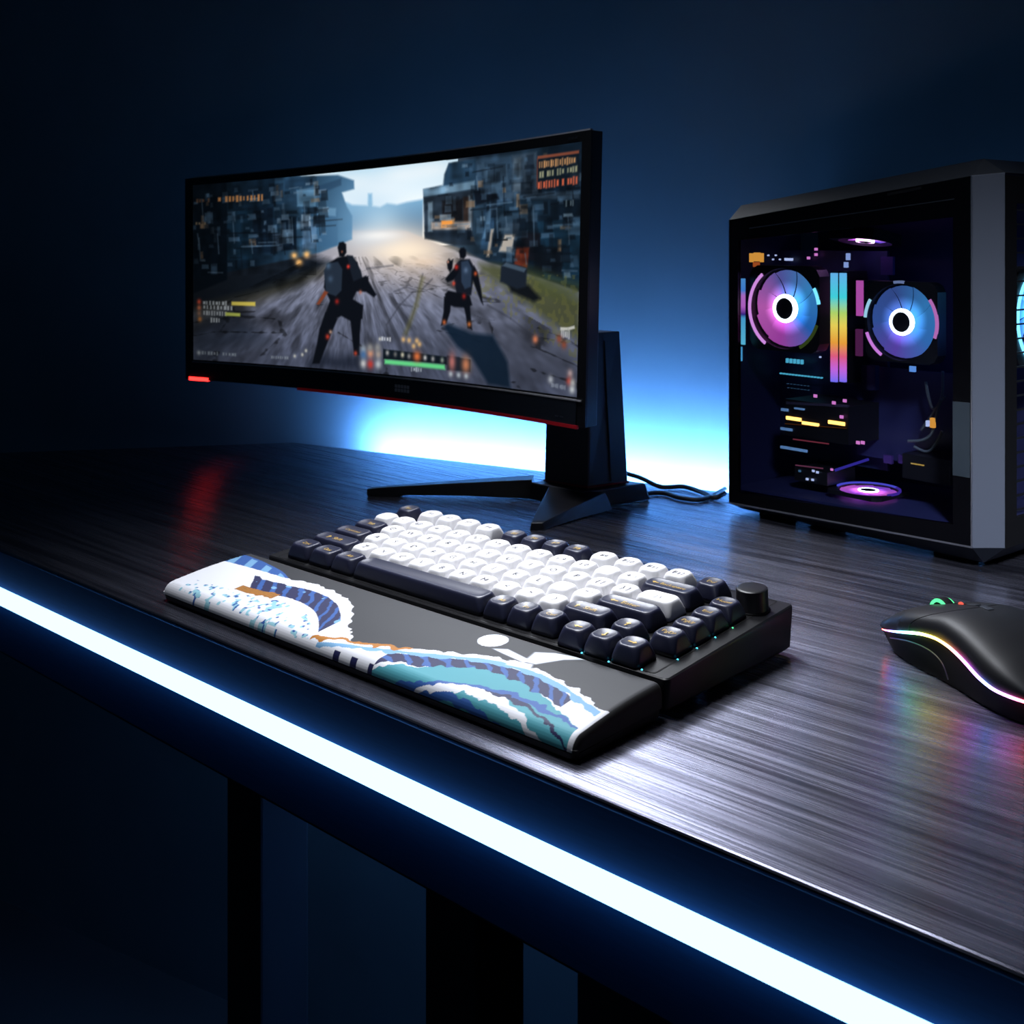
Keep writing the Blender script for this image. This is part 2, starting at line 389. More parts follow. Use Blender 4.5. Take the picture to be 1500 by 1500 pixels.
for i, t in enumerate(list('ZXCVBNM') + ['<', '>', '?']): key(2.75 + i, 1, 1, W_, t)
key(13.125, 1, 1.75, N_, 'shift')
key(.625, 0, 1.25, N_, 'Ctrl', .0046); key(1.875, 0, 1.25, N_, 'Opt', .0046); key(3.125, 0, 1.25, N_, 'Alt', .0046)
key(6.875, 0, 6.25, N_, '')
key(10.5, 0, 1, N_, 'Alt', .0044); key(11.5, 0, 1, N_, 'Fn', .0044); key(12.5, 0, 1, N_, 'Ctrl', .0044)
key(13.74, -.24, 1, N_, 'left'); key(14.72, -.25, 1, N_, 'down'); key(15.70, -.24, 1, N_, 'right'); key(14.78, .74, 1, N_, 'up')
for y, t in ((3.80, 'Home'), (2.85, 'End'), (1.89, 'PgUp'), (.92, 'PgDn')): key(16.12, y, 1, N_, t, .0042)
mb = MB(); kp = [(.0094, 0), (.0094, .0005), (.0092, .0008), (.0092, .0118), (.0090, .0126), (.0084, .0130), (.0078, .0131)]
mb.lathe(kp, n=56); o = obj('knob', mb, M_['kcase'], kb, smooth=35); o.location = kpt(16.38 * U, 4.92 * U, HP); o.rotation_euler = (TILT, 0, 0)
mb = MB(); mb.lathe([(.0103, 0), (.0103, .0006), (.0098, .0008)], n=48); o = obj('knob_collar', mb, M_['rubber'], kb, smooth=35); o.location = kpt(16.38 * U, 4.92 * U, HP); o.rotation_euler = (TILT, 0, 0)
M_['ledc'] = glow('key_led_cyan', (.1, .75, 1), 2.2); M_['ledg'] = glow('key_led_green', (.1, .8, .35), 1.6)
for x, y, m in ((14.23, -.72, 'ledc'), (15.21, -.74, 'ledc'), (16.26, -.62, 'ledc'), (16.66, .50, 'ledc'), (16.66, 1.45, 'ledc'), (16.66, 2.4, 'ledc'), (16.68, 3.30, 'ledg'), (15.36, 1.45, 'ledc')):
    mb = MB(); mb.lathe([(.0006, 0), (.0005, .0004), (.0002, .0006)], n=12); o = obj('key_led', mb, M_[m], kb, smooth=60); o.location = kpt(x * U, y * U, HP); o.rotation_euler = (TILT, 0, 0)

# ------------------------------------------------------------------ wrist rest
RC = [(-0.0368,-0.0864),(0.3261,-0.0808),(0.3317,-0.0134)]
rx0, rx1 = RC[0][0], RC[1][0]; ry0 = (RC[0][1] + RC[1][1]) / 2 - .001; ry1 = RC[2][1]
rest = thing('wrist_rest', 'long sloped keyboard wrist rest printed with white, navy and teal waves', 'wrist rest', ((rx0 + rx1) / 2, (ry0 + ry1) / 2, 0))
RL = ((rx0 + rx1) / 2, (ry0 + ry1) / 2); hx, hy = (rx1 - rx0) / 2, (ry1 - ry0) / 2
def slope(y, lo, hi): return lo + (hi - lo) * (y + hy) / (2 * hy)
mb = MB()
def bring(ins, lo, hi): return [(x, y, slope(y, lo, hi)) for x, y in rrect(hx - ins, hy - ins, .005, 5)]
mb.rings([bring(.003, .0004, .0004), bring(.0012, .0012, .0012), bring(.0006, .0035, .0035), bring(.0006, .0042, .0062), bring(.0016, .0046, .0070)])
obj('base', mb, M_['rbase'], rest, smooth=35)
# padded top: profile (inset from the front, height) swept along x, pulled in at both ends
PT, PB = .0128, .0186       # height of the top at front and back
def pad_profile():
    out = []
    rf, rbk = .0075, .003
    for k in range(9): a = PI / 2 * k / 8; out.append((-hy + .0004 + rf * (1 - math.cos(a)), PT - rf + rf * math.sin(a) - .0004 * (1 - k / 8)))
    out.insert(0, (-hy + .0004, .0048))
    y0_, y1_ = out[-1][0], hy - .0006 - rbk
    for k in range(1, 30): y = y0_ + (y1_ - y0_) * k / 29; t = k / 29; out.append((y, PT + (PB - PT) * t + .0011 * math.sin(PI * t)))
    for k in range(1, 6): a = PI / 2 * k / 5; out.append((y1_ + rbk * math.sin(a), PB - rbk + rbk * math.cos(a)))
    out.append((hy - .0006, .0066)); return out
PR = pad_profile()
arc = [0.]
for (a0, b0), (a1, b1) in zip(PR[:-1], PR[1:]): arc.append(arc[-1] + math.hypot(a1 - a0, b1 - b0))
NT = 190; NSX = 880; ts = np.linspace(0, arc[-1], NT); py = np.interp(ts, arc, [q[0] for q in PR]); pz = np.interp(ts, arc, [q[1] for q in PR])
xs = np.linspace(-1, 1, NSX) * (hx - .0006); re_ = .0045
xx = []; ins = []
for x in xs:
    d_ = hx - .0006 - abs(x); xx.append(x); ins.append(0 if d_ >= re_ else re_ - math.sqrt(max(re_ ** 2 - (re_ - d_) ** 2, 0)))
xx = np.array(xx); ins = np.array(ins)
zmid = .006
X = np.repeat(xx[None], NT, 0); I = np.repeat(ins[None], NT, 0); Yp = np.repeat(py[:, None], NSX, 1); Zp = np.repeat(pz[:, None], NSX, 1)
Zs = np.where(Zp > zmid, np.maximum(zmid, Zp - I), Zp); Ys = Yp * (1 - I * .35 / hy)
V = np.stack([X, Ys, Zs], -1).reshape(-1, 3)
F = [(j * NSX + i, j * NSX + i + 1, (j + 1) * NSX + i + 1, (j + 1) * NSX + i) for j in range(NT - 1) for i in range(NSX - 1)]
F.append(tuple(j * NSX for j in range(NT))); F.append(tuple(j * NSX + NSX - 1 for j in reversed(range(NT))))
me = bpy.data.meshes.new('pad'); me.from_pydata(V.tolist(), [], F); me.update()
u_ = ((X + hx) / (2 * hx)).ravel(); v_ = ((Yp + hy) / (2 * hy)).ravel() - np.clip((PT - .002 - Zp) * 12 * (Yp < 0), 0, .4).ravel()
pp = Painter(u_, v_, (42, 43, 47))
def sm(u, xs_, ys_):
    k = np.linspace(0, 1, 401); y = np.interp(k, xs_, ys_); w_ = np.hanning(41); w_ /= w_.sum(); return np.interp(u, k, np.convolve(np.pad(y, 20, mode='edge'), w_, 'valid'))
rag = (value_noise(u_, v_, 60, 12, 3) - .5) * .07 + (value_noise(u_, v_, 110, 22, 4) - .5) * .04
WHITE, NAVY, MID, PALE, TEAL, OCH = (216, 217, 222), (22, 26, 70), (40, 82, 148), (110, 156, 192), (66, 142, 154), (164, 104, 30)
def put(mask, col, a=1.): pp.c[mask] = pp.c[mask] * (1 - a) + np.array(col, float) * a
# broad swell at the left
hA = sm(u_, [0, .10, .20, .30, .37, .42, .47, .53, .60, 1], [.66, .70, .72, .80, .74, .58, .34, .12, -.2, -1]); dA = hA - v_ + rag * np.clip((u_ - .12) * 5, 0, 1)
back = sm(u_, [0, .06, .16, .24, 1], [.90, .90, .82, .64, -1]) - v_
put(back > 0, MID); put((back > .03) & (np.sin(u_ * 120 + v_ * 16) > .3), PALE)
put(dA > 0, WHITE)
pocket = (dA > .13 + rag * .8) & (dA < .36 + rag) & (u_ > .15 + (dA - .2) * .2) & (u_ < .44)
put(pocket, NAVY); put(pocket & (np.sin(u_ * 190 - dA * 34) > .45), MID); put(pocket & (rag > .030), PALE)
och = (dA > .33) & (dA < .43) & (u_ > .155) & (u_ < .255); put(och, OCH); put(och & (np.sin(dA * 260) > .5), (120, 84, 40))
low = (dA > .46) & (value_noise(u_, v_, 130, 26, 8) > .63) & (u_ > .05); put(low, (138, 186, 198)); put(low & (value_noise(u_, v_, 200, 40, 9) > .62), MID)
# long swell at the right
hB = sm(u_, [0, .36, .46, .56, .66, .76, .84, .90, .95, 1], [-.4, -.1, .08, .22, .40, .60, .62, .56, .47, .38]); dB = hB - v_ + rag * .8
put(dB > 0, WHITE)
band2 = (dB > .10 + rag * .5) & (dB < .25) & (u_ > .60) & (u_ < .93); put(band2, NAVY); put(band2 & (np.sin(u_ * 200 - dB * 40) > .5), MID)
b3 = (dB > .05 + rag) & (dB < .10) & (u_ > .46); put(b3, PALE)
tl = dB > .26 + .04 * np.sin(u_ * 14); put(tl & (u_ > .52), TEAL)
for k, (o_, wd_, cl) in enumerate(((.40, .045, MID), (.52, .03, NAVY), (.60, .05, WHITE), (.70, .04, MID), (.82, .05, NAVY))):
    q = np.abs(dB - o_ - .10 * np.sin(u_ * 11 + k)) < wd_ * (.4 + .6 * np.sin((u_ - .5) * 6.2) ** 2); put(q & (u_ > .54) & (dB > .30), cl)
put((v_ < -.02) & (u_ > .42) & (u_ < .60), WHITE); put((v_ < .02) & (u_ > .50) & (u_ < .60) & (np.sin(u_ * 150) > .4), NAVY)
ol = (np.abs(dB) < .022) & (u_ > .44) & (u_ < .62); put(ol, OCH)
# pale disc
DU, DV = [(0.703,0.806)][0]
put(((u_ - DU) * 2 * hx / .0088) ** 2 + ((v_ - DV) * 2 * hy / .0088) ** 2 < 1, (222, 228, 240))
for P_ in ([(0.724,0.685),(0.745,0.75),(0.799,0.699),(0.798,0.633),(0.75,0.664)], [(0.795,0.649),(0.785,0.834),(0.811,0.915),(0.871,0.997),(0.838,0.857),(0.816,0.665)], [(0.774,0.611),(0.813,0.655),(0.822,0.573),(0.781,0.531)]): pp.poly(P_, (206, 212, 224), 1, .006)
put((u_ > .984) & (u_ < .992) & (dB > 0), WHITE); put(u_ > .992, (8, 8, 9))
set_print(me, pp.c); M_['print'] = attr_mat('printed_pad', rough=.62)
link('pad', me, M_['print'], rest, smooth=60)

# ------------------------------------------------------------------ monitor
MH = math.radians(2); MQ = [(-0.5618,0.3157),(0.0444,0.3373),(0.0378,0.0812),(-0.5604,0.0764)]
mon = thing('monitor', 'wide curved black monitor showing a ruined street game, on a two-footed stand', 'monitor', (0, .275, 0), MH)
SAG = .030
def mp(a, b, d):     # a left to right, b bottom to top, d behind the front face
    (u0, z0), (u1, z1), (u2, z2), (u3, z3) = MQ
    u = (u3 * (1 - a) + u2 * a) * (1 - b) + (u0 * (1 - a) + u1 * a) * b; z = (z3 * (1 - a) + z2 * a) * (1 - b) + (z0 * (1 - a) + z1 * a) * b
    return (u, d + SAG * (1 - (2 * a - 1) ** 2), z)
def band(name, a0, a1, b0, b1, d0, d1, m, n=48, bevel=0, parent=None):
    mb = MB(); rs = []
    for i in range(n + 1):
        a = a0 + (a1 - a0) * i / n; rs.append([mp(a, b0, d0), mp(a, b1, d0), mp(a, b1, d1), mp(a, b0, d1)])
    mb.rings(rs); return obj(name, mb, m, parent or mon, bevel=bevel)
body = band('housing', 0, 1, 0, 1, .0012, .017, M_['black'], bevel=.0008)
mb = MB(); rs = []
for i in range(25):
    a = .12 + .76 * i / 24; t = math.sin(PI * i / 24) ** .5 * .014
    rs.append([mp(a, .15, .0172), mp(a, .85, .0172), mp(a, .75, .0172 + t), mp(a, .25, .0172 + t)])
mb.rings(rs); obj('rear_shell', mb, M_['black'], mon)
sa0, sa1, sb0, sb1 = .0195, .981, .098, .965
band('bezel', 0, 1, sb1, 1, 0, .0012, M_['black'], parent=body)['label'] = 'thin top bezel'
band('bezel', 0, sa0, 0.0, sb1, 0, .0012, M_['black'], 4, parent=body)['label'] = 'left bezel'
band('bezel', sa1, 1, 0.0, sb1, 0, .0012, M_['black'], 4, parent=body)['label'] = 'right bezel'
band('chin', sa0, sa1, 0, sb0 - .012, -.0008, .0012, M_['dark'], parent=body)
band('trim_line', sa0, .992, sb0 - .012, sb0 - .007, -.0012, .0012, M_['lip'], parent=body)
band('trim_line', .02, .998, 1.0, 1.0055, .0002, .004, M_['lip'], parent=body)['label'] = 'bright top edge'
band('red_line', .30, .985, -.008, .004, -.0014, .001, M_['red'], parent=body)
M_['redled'] = glow('red_led', (1, .022, .018), 5)
band('power_led', .012, .062, -.004, .013, -.0018, .001, M_['redled'], 6, parent=body)['label'] = 'glowing red status light'
# tiny raised marks: maker's mark and button marks
def blocks(name, a0, a1, b0, b1, n, rows, m):     # a tiny unreadable maker's mark
    mb = MB()
    for j in range(rows):
        for k in range(n):
            q0, q1 = a0 + (a1 - a0) * (k + .12) / n, a0 + (a1 - a0) * (k + .88) / n; p0, p1 = b0 + (b1 - b0) * (j + .1) / rows, b0 + (b1 - b0) * (j + .9) / rows
            mb.rings([[mp(a, b, d) for a, b in ((q0, p0), (q1, p0), (q1, p1), (q0, p1))] for d in (-.0008, -.0011)])
    obj(name, mb, m, body)
blocks('logo', .553, .591, .030, .063, 5, 2, M_['lip']); blocks('model_mark', .952, .974, .977, .986, 3, 1, M_['dark']); blocks('button_mark', .935, .955, .022, .028, 2, 1, M_['grey'])
# picture on the screen
NA, NB = 720, 300
A_, B_ = np.meshgrid(np.linspace(0, 1, NA), np.linspace(0, 1, NB))
aa = sa0 + (sa1 - sa0) * A_.ravel(); bb = sb0 + (sb1 - sb0) * B_.ravel()
V = np.array([mp(a, b, .0008) for a, b in zip(aa, bb)])
F = [(j * NA + i, j * NA + i + 1, (j + 1) * NA + i + 1, (j + 1) * NA + i) for j in range(NB - 1) for i in range(NA - 1)]
me = bpy.data.meshes.new('screen'); me.from_pydata(V.tolist(), [], F); me.update()
u_ = A_.ravel(); v_ = 1 - B_.ravel()
sp = Painter(u_, v_, (22, 34, 48))
# sky and hazy far town
sp.poly([(0.209,-0.047),(0.709,0.003),(0.71,0.388),(0.209,0.363)], (196, 228, 246), col2=(240, 246, 250), grad=[(0.518,0.011),(0.51,0.186)])
for q in [(0.326,0.018),(0.562,0.043),(0.509,0.106),(0.646,0.035),(0.435,0.062)]: sp.blob(q[0], q[1], .07, .05, (246, 250, 252), .6)
sp.poly([(0.397,0.156),(0.421,0.155),(0.436,0.17),(0.477,0.179),(0.478,0.121),(0.488,0.122),(0.49,0.183),(0.51,0.191),(0.528,0.175),(0.554,0.185),(0.58,0.176),(0.622,0.169),(0.622,0.353),(0.397,0.339)], (120, 172, 208), .95, .008, (58, 96, 134), [(0.51,0.154),(0.51,0.306)])
sp.blob(*[(0.51,0.258)][0], .06, .10, (196, 224, 240), .55)
# ground
sp.poly([(-0.019,0.275),(0.528,0.303),(0.58,0.313),(0.711,0.418),(1.004,0.586),(1.006,1.007),(-0.018,1.026)], (120, 124, 142), 1, .006, (74, 80, 100), [(0.563,0.381),(0.565,0.98)])
n1 = value_noise(u_, v_, 60, 40, 1); n2 = value_noise(u_ * .7 + v_ * .3, v_, 120, 90, 2)
road = v_ > .42
th_ = np.arctan2(v_ - .34, (u_ - .44) * 2.4) / PI; rd_ = np.sqrt(np.hypot(v_ - .34, (u_ - .44) * 2.4) / 1.6)
n1 = value_noise(th_, rd_, 70, 26, 1); n2 = value_noise(th_, rd_, 190, 60, 2)
sp.c[road] *= (.66 + .42 * n1[road] + .28 * n2[road])[:, None]
for q, ru, rv, col, a in (([(0.555,0.396)][0], .15, .12, (250, 226, 196), .9), ([(0.492,0.337)][0], .09, .06, (228, 224, 222), .8), ([(0.436,0.457)][0], .16, .12, (176, 168, 176), .5), ([(0.648,0.507)][0], .12, .10, (196, 176, 160), .4), ([(0.728,0.951)][0], .2, .2, (60, 66, 84), .35)): sp.blob(*q, ru, rv, col, a)
# left verge in shade
sp.poly([(-0.019,0.448),(0.307,0.403),(0.378,0.456),(0.296,0.576),(-0.018,0.737)], (14, 20, 28), .95, .03)
sp.poly([(0.001,0.697),(0.199,0.587),(0.378,0.469),(0.378,0.506),(0.232,0.63),(0.001,0.831)], (62, 58, 42), .55, .03)
sp.poly([(-0.018,0.775),(0.118,0.69),(0.199,0.865),(0.001,1.004)], (34, 44, 62), .6, .06)
# left buildings, darker towards the edge
sp.poly([(-0.019,-0.041),(0.397,0.014),(0.44,0.049),(0.441,0.092),(0.408,0.104),(0.421,0.175),(0.436,0.226),(0.436,0.342),(0.348,0.404),(-0.019,0.544)], (14, 28, 42), 1, .006, (72, 118, 156), [(0.198,0.202),(0.445,0.227)])
for q, col, a in (([(0.225,-0.017),(0.295,-0.004),(0.296,0.16),(0.226,0.134)], (38, 66, 92), .8), ([(0.285,0.072),(0.337,0.076),(0.337,0.165),(0.287,0.159)], (96, 140, 174), .8), ([(0.301,0.178),(0.397,0.202),(0.397,0.373),(0.301,0.377)], (52, 90, 124), .7), ([(0.301,0.238),(0.339,0.242),(0.34,0.383),(0.301,0.382)], (88, 116, 146), .6), ([(0.152,0.142),(0.22,0.151),(0.221,0.399),(0.153,0.397)], (14, 26, 40), .9), ([(0.093,0.154),(0.164,0.162),(0.164,0.434),(0.094,0.432)], (18, 40, 58), .8), ([(0.242,0.206),(0.285,0.211),(0.285,0.384),(0.243,0.391)], (10, 20, 32), .9), ([(0.253,0.014),(0.326,0.018),(0.326,0.061),(0.253,0.06)], (28, 50, 72), .8), ([(-0.0,-0.01),(0.093,-0.004),(0.094,0.543),(0.001,0.62)], (6, 12, 20), .9), ([(0.337,0.063),(0.406,0.032),(0.406,0.067),(0.347,0.102)], (36, 64, 92), .8), ([(0.22,0.293),(0.248,0.295),(0.248,0.383),(0.221,0.399)], (60, 74, 92), .6), ([(0.342,0.166),(0.392,0.182),(0.392,0.222),(0.342,0.21)], (120, 164, 196), .5)): sp.poly(q, col, a, .006)
for q in [(0.279,0.416),(0.292,0.454),(0.313,0.412)]: sp.blob(*q, .010, .020, (255, 190, 110), .9)
# right buildings
sp.poly([(0.622,0.123),(0.672,0.112),(0.675,0.063),(0.686,0.016),(1.001,-0.009),(1.004,0.586),(0.923,0.535),(0.786,0.464),(0.71,0.396),(0.627,0.346)], (44, 66, 86), 1, .006, (12, 24, 36), [(0.687,0.252),(0.935,0.319)])
RB = (([(0.686,0.016),(0.754,0.012),(0.755,0.121),(0.675,0.116),(0.678,0.064)], (34, 58, 80), .95), ([(0.622,0.123),(0.751,0.106),(0.751,0.143),(0.623,0.161)], (108, 140, 164), .85), ([(0.623,0.161),(0.747,0.145),(0.748,0.346),(0.627,0.338)], (34, 44, 56), .9), ([(0.634,0.186),(0.646,0.184),(0.647,0.324),(0.635,0.323)], (130, 156, 176), .7), ([(0.67,0.183),(0.721,0.182),(0.722,0.278),(0.671,0.278)], (22, 22, 26), .95), ([(0.723,0.175),(0.744,0.174),(0.744,0.288),(0.724,0.289)], (52, 40, 36), .9), ([(0.736,0.17),(0.745,0.171),(0.745,0.324),(0.737,0.324)], (126, 148, 166), .7), ([(0.643,0.278),(0.741,0.284),(0.741,0.32),(0.643,0.312)], (164, 150, 140), .85), ([(0.669,0.273),(0.702,0.269),(0.701,0.301),(0.669,0.305)], (238, 150, 66), .95), ([(0.626,0.323),(0.744,0.326),(0.756,0.391),(0.703,0.388),(0.627,0.353)], (22, 32, 44), .9),
    ([(0.754,0.019),(0.84,0.016),(0.841,0.268),(0.755,0.129)], (50, 74, 98), .9), ([(0.771,0.059),(0.827,0.052),(0.834,0.155),(0.781,0.164)], (66, 92, 116), .8), ([(0.84,0.016),(0.898,0.014),(0.902,0.182),(0.841,0.177)], (60, 78, 96), .8), ([(0.845,0.031),(0.861,0.029),(0.862,0.166),(0.845,0.168)], (92, 110, 126), .7), ([(0.874,0.023),(0.891,0.021),(0.894,0.171),(0.875,0.17)], (28, 40, 54), .8), ([(0.927,0.0),(0.998,-0.0),(0.999,0.193),(0.902,0.182)], (16, 30, 44), .9),
    ([(0.748,0.149),(0.799,0.143),(0.81,0.194),(0.755,0.216)], (14, 20, 30), .95), ([(0.813,0.169),(0.996,0.195),(0.996,0.222),(0.813,0.197)], (48, 66, 84), .8), ([(0.813,0.209),(0.931,0.217),(0.931,0.278),(0.813,0.266)], (24, 44, 62), .9), ([(0.817,0.259),(0.902,0.264),(0.902,0.302),(0.806,0.296)], (52, 76, 98), .7), ([(0.902,0.302),(1.0,0.301),(1.001,0.567),(0.92,0.535)], (20, 46, 66), .85), ([(0.922,0.317),(0.997,0.313),(0.997,0.327),(0.922,0.331)], (70, 98, 120), .7),
    ([(0.777,0.219),(0.81,0.208),(0.789,0.421),(0.767,0.406)], (36, 60, 84), .95), ([(0.788,0.22),(0.799,0.215),(0.782,0.363),(0.772,0.362)], (92, 130, 164), .7), ([(0.792,0.324),(0.799,0.324),(0.789,0.443),(0.782,0.442)], (176, 164, 150), .85), ([(0.828,0.302),(0.862,0.301),(0.849,0.437),(0.811,0.422)], (64, 84, 104), .9), ([(0.826,0.349),(0.85,0.351),(0.842,0.426),(0.813,0.419)], (188, 178, 166), .9), ([(0.866,0.34),(0.909,0.35),(0.91,0.467),(0.859,0.452)], (20, 22, 30), .95), ([(0.854,0.403),(0.884,0.408),(0.88,0.494),(0.849,0.479)], (110, 46, 30), .9), ([(0.896,0.398),(0.96,0.414),(0.961,0.534),(0.897,0.494)], (12, 18, 26), .9))
for q, col, a in RB: sp.poly(q, col, a, .006)
# panels, windows and rubble on the building fronts
LB = [(-0.019,-0.041),(0.274,-0.006),(0.416,0.029),(0.441,0.092),(0.416,0.175),(0.428,0.341),(0.348,0.404),(-0.019,0.544)]; RBB = [(0.626,0.142),(0.676,0.079),(0.69,0.029),(1.001,-0.005),(1.004,0.56),(0.923,0.528),(0.786,0.457),(0.71,0.381),(0.629,0.341)]
rr = random.Random(5)
def inside(poly, q):
    ins = False
    for k in range(len(poly)):
        (x0, y0), (x1, y1) = poly[k], poly[(k + 1) % len(poly)]
        if (y0 > q[1]) != (y1 > q[1]) and q[0] < (x1 - x0) * (q[1] - y0) / (y1 - y0) + x0: ins = not ins
    return ins
for poly, n, u0, u1, v1 in ((LB, 210, .0, .36, .52), (RBB, 300, .54, 1., .62)):
    for k in range(n):
        x, y = u0 + (u1 - u0) * rr.random(), .02 + v1 * rr.random(); w_, h_ = .006 + .026 * rr.random() ** 2, .012 + .07 * rr.random() ** 2; tk = .25 * (y - .35) * (1 if x < .44 else -1) * w_
        q = [(x, y), (x + w_, y + tk), (x + w_ + .003 * rr.random(), y + h_ + tk), (x, y + h_)]
        if not all(inside(poly, p_) for p_ in q): continue
        b_ = rr.random(); far = max(0, 1 - abs(x - .44) * 3.2)
        cl = (8, 14, 22) if b_ < .5 else ((70 + 70 * far, 100 + 60 * far, 128 + 50 * far) if b_ < .86 else ((150, 120, 90) if b_ < .92 else (120 + 50 * far, 146 + 40 * far, 166 + 40 * far)))
        sp.poly(q, cl, .25 + .4 * rr.random(), .004)
    for k in range(60):      # beams and cables
        x, y = u0 + (u1 - u0) * rr.random(), .04 + v1 * rr.random(); l_ = .02 + .06 * rr.random(); vert = rr.random() < .55
        e_ = (x + (.004 if vert else l_), y + (l_ * 2.2 if vert else .5 * (y - .35) * l_))
        if inside(poly, (x, y)) and inside(poly, e_): sp.line([(x, y), e_], .006, (10, 16, 24) if rr.random() < .6 else (86, 112, 136), .6, .004)
sp.blob(*[(0.473,0.23)][0], .10, .20, (150, 188, 216), .35)
fb = (v_ < .52) & ((u_ < .34) | (u_ > .52)) & (sp.c.sum(1) < 420); sp.c[fb] *= (.55 + .5 * value_noise(u_, v_, 70, 16, 21) + .35 * value_noise(u_, v_, 34, 50, 22))[fb][:, None]
# grass verge, crate and its shadow
sp.poly([(0.764,0.471),(0.814,0.479),(0.89,0.521),(1.001,0.626),(1.002,0.77),(0.924,0.698),(0.843,0.592),(0.771,0.507)], (74, 78, 48), .85, .02)
gr = (value_noise(u_, v_, 160, 60, 12) > .6) & (v_ > .52) & (u_ > .70) & (v_ < .52 + (u_ - .68) * 1.1); sp.c[gr] = sp.c[gr] * .6 + np.array((112, 112, 62)) * .4
sp.poly([(0.877,0.494),(1.001,0.56),(1.001,0.639),(0.91,0.59)], (82, 92, 50), .6, .03)
sp.poly([(0.829,0.536),(0.884,0.563),(0.913,0.617),(0.897,0.631),(0.843,0.592)], (12, 16, 22), .95, .01)
sp.poly([(0.818,0.486),(0.828,0.465),(0.88,0.494),(0.878,0.57),(0.857,0.58),(0.816,0.55)], (26, 34, 46), 1, .006); sp.poly([(0.821,0.482),(0.83,0.468),(0.878,0.494),(0.873,0.51)], (70, 88, 106), .9, .004)
# slabs of broken paving, laid out on the ground of the game world
gd = (v_ > .43) & (np.abs(u_ - .46) < .06 + (v_ - .36) * 1.1); vv_ = 1 / (v_[gd] - .30); gx = (u_[gd] - .44) * 2.4 * vv_; gy = vv_ * 1.4
rp = np.random.default_rng(11); PX = rp.uniform(-3.2, 3.2, 150); PY = rp.uniform(1.5, 12, 150); d1 = np.full(gd.sum(), 99.); d2 = d1.copy()
wob = .10 * (value_noise(u_[gd], v_[gd], 90, 60, 31) - .5)
for a0_, b0_ in zip(PX, PY):
    d = np.hypot(gx - a0_, gy - b0_); nd2 = np.where(d < d1, d1, np.minimum(d2, d)); d1 = np.minimum(d1, d); d2 = nd2
cr_ = np.clip(1 - (d2 - d1 + wob) / .045, 0, 1) * np.clip(1.2 - vv_ / 6.5, 0, 1) * (value_noise(u_[gd], v_[gd], 14, 10, 32) > .42); sp.c[gd] *= (1 - .5 * cr_)[:, None]
dk = np.clip((value_noise(th_[gd], rd_[gd], 36, 14, 33) - .62) * 4, 0, 1); sp.c[gd] *= (1 - .38 * dk)[:, None]
for q, ru, rv, col, a in (([(0.581,0.413)][0], .10, .05, (255, 236, 208), .55), ([(0.51,0.327)][0], .06, .025, (246, 242, 236), .6), ([(0.631,0.461)][0], .05, .025, (246, 214, 180), .4)): sp.blob(*q, ru, rv, col, a)
# cracks
for pts in ([(0.623,0.515),(0.611,0.6),(0.603,0.678),(0.582,0.804)], [(0.474,0.49),(0.546,0.475)], [(0.542,0.61),(0.555,0.657),(0.598,0.67)], [(0.547,0.602),(0.581,0.577),(0.615,0.6),(0.648,0.538)], [(0.598,0.6),(0.564,0.664),(0.529,0.762)], [(0.786,0.651),(0.843,0.705),(0.924,0.807)]): sp.line(pts, .005, (46, 48, 58), .6, .006)
sp.line([(0.623,0.53),(0.607,0.662),(0.578,0.805)], .022, (92, 90, 54), .6, .012)
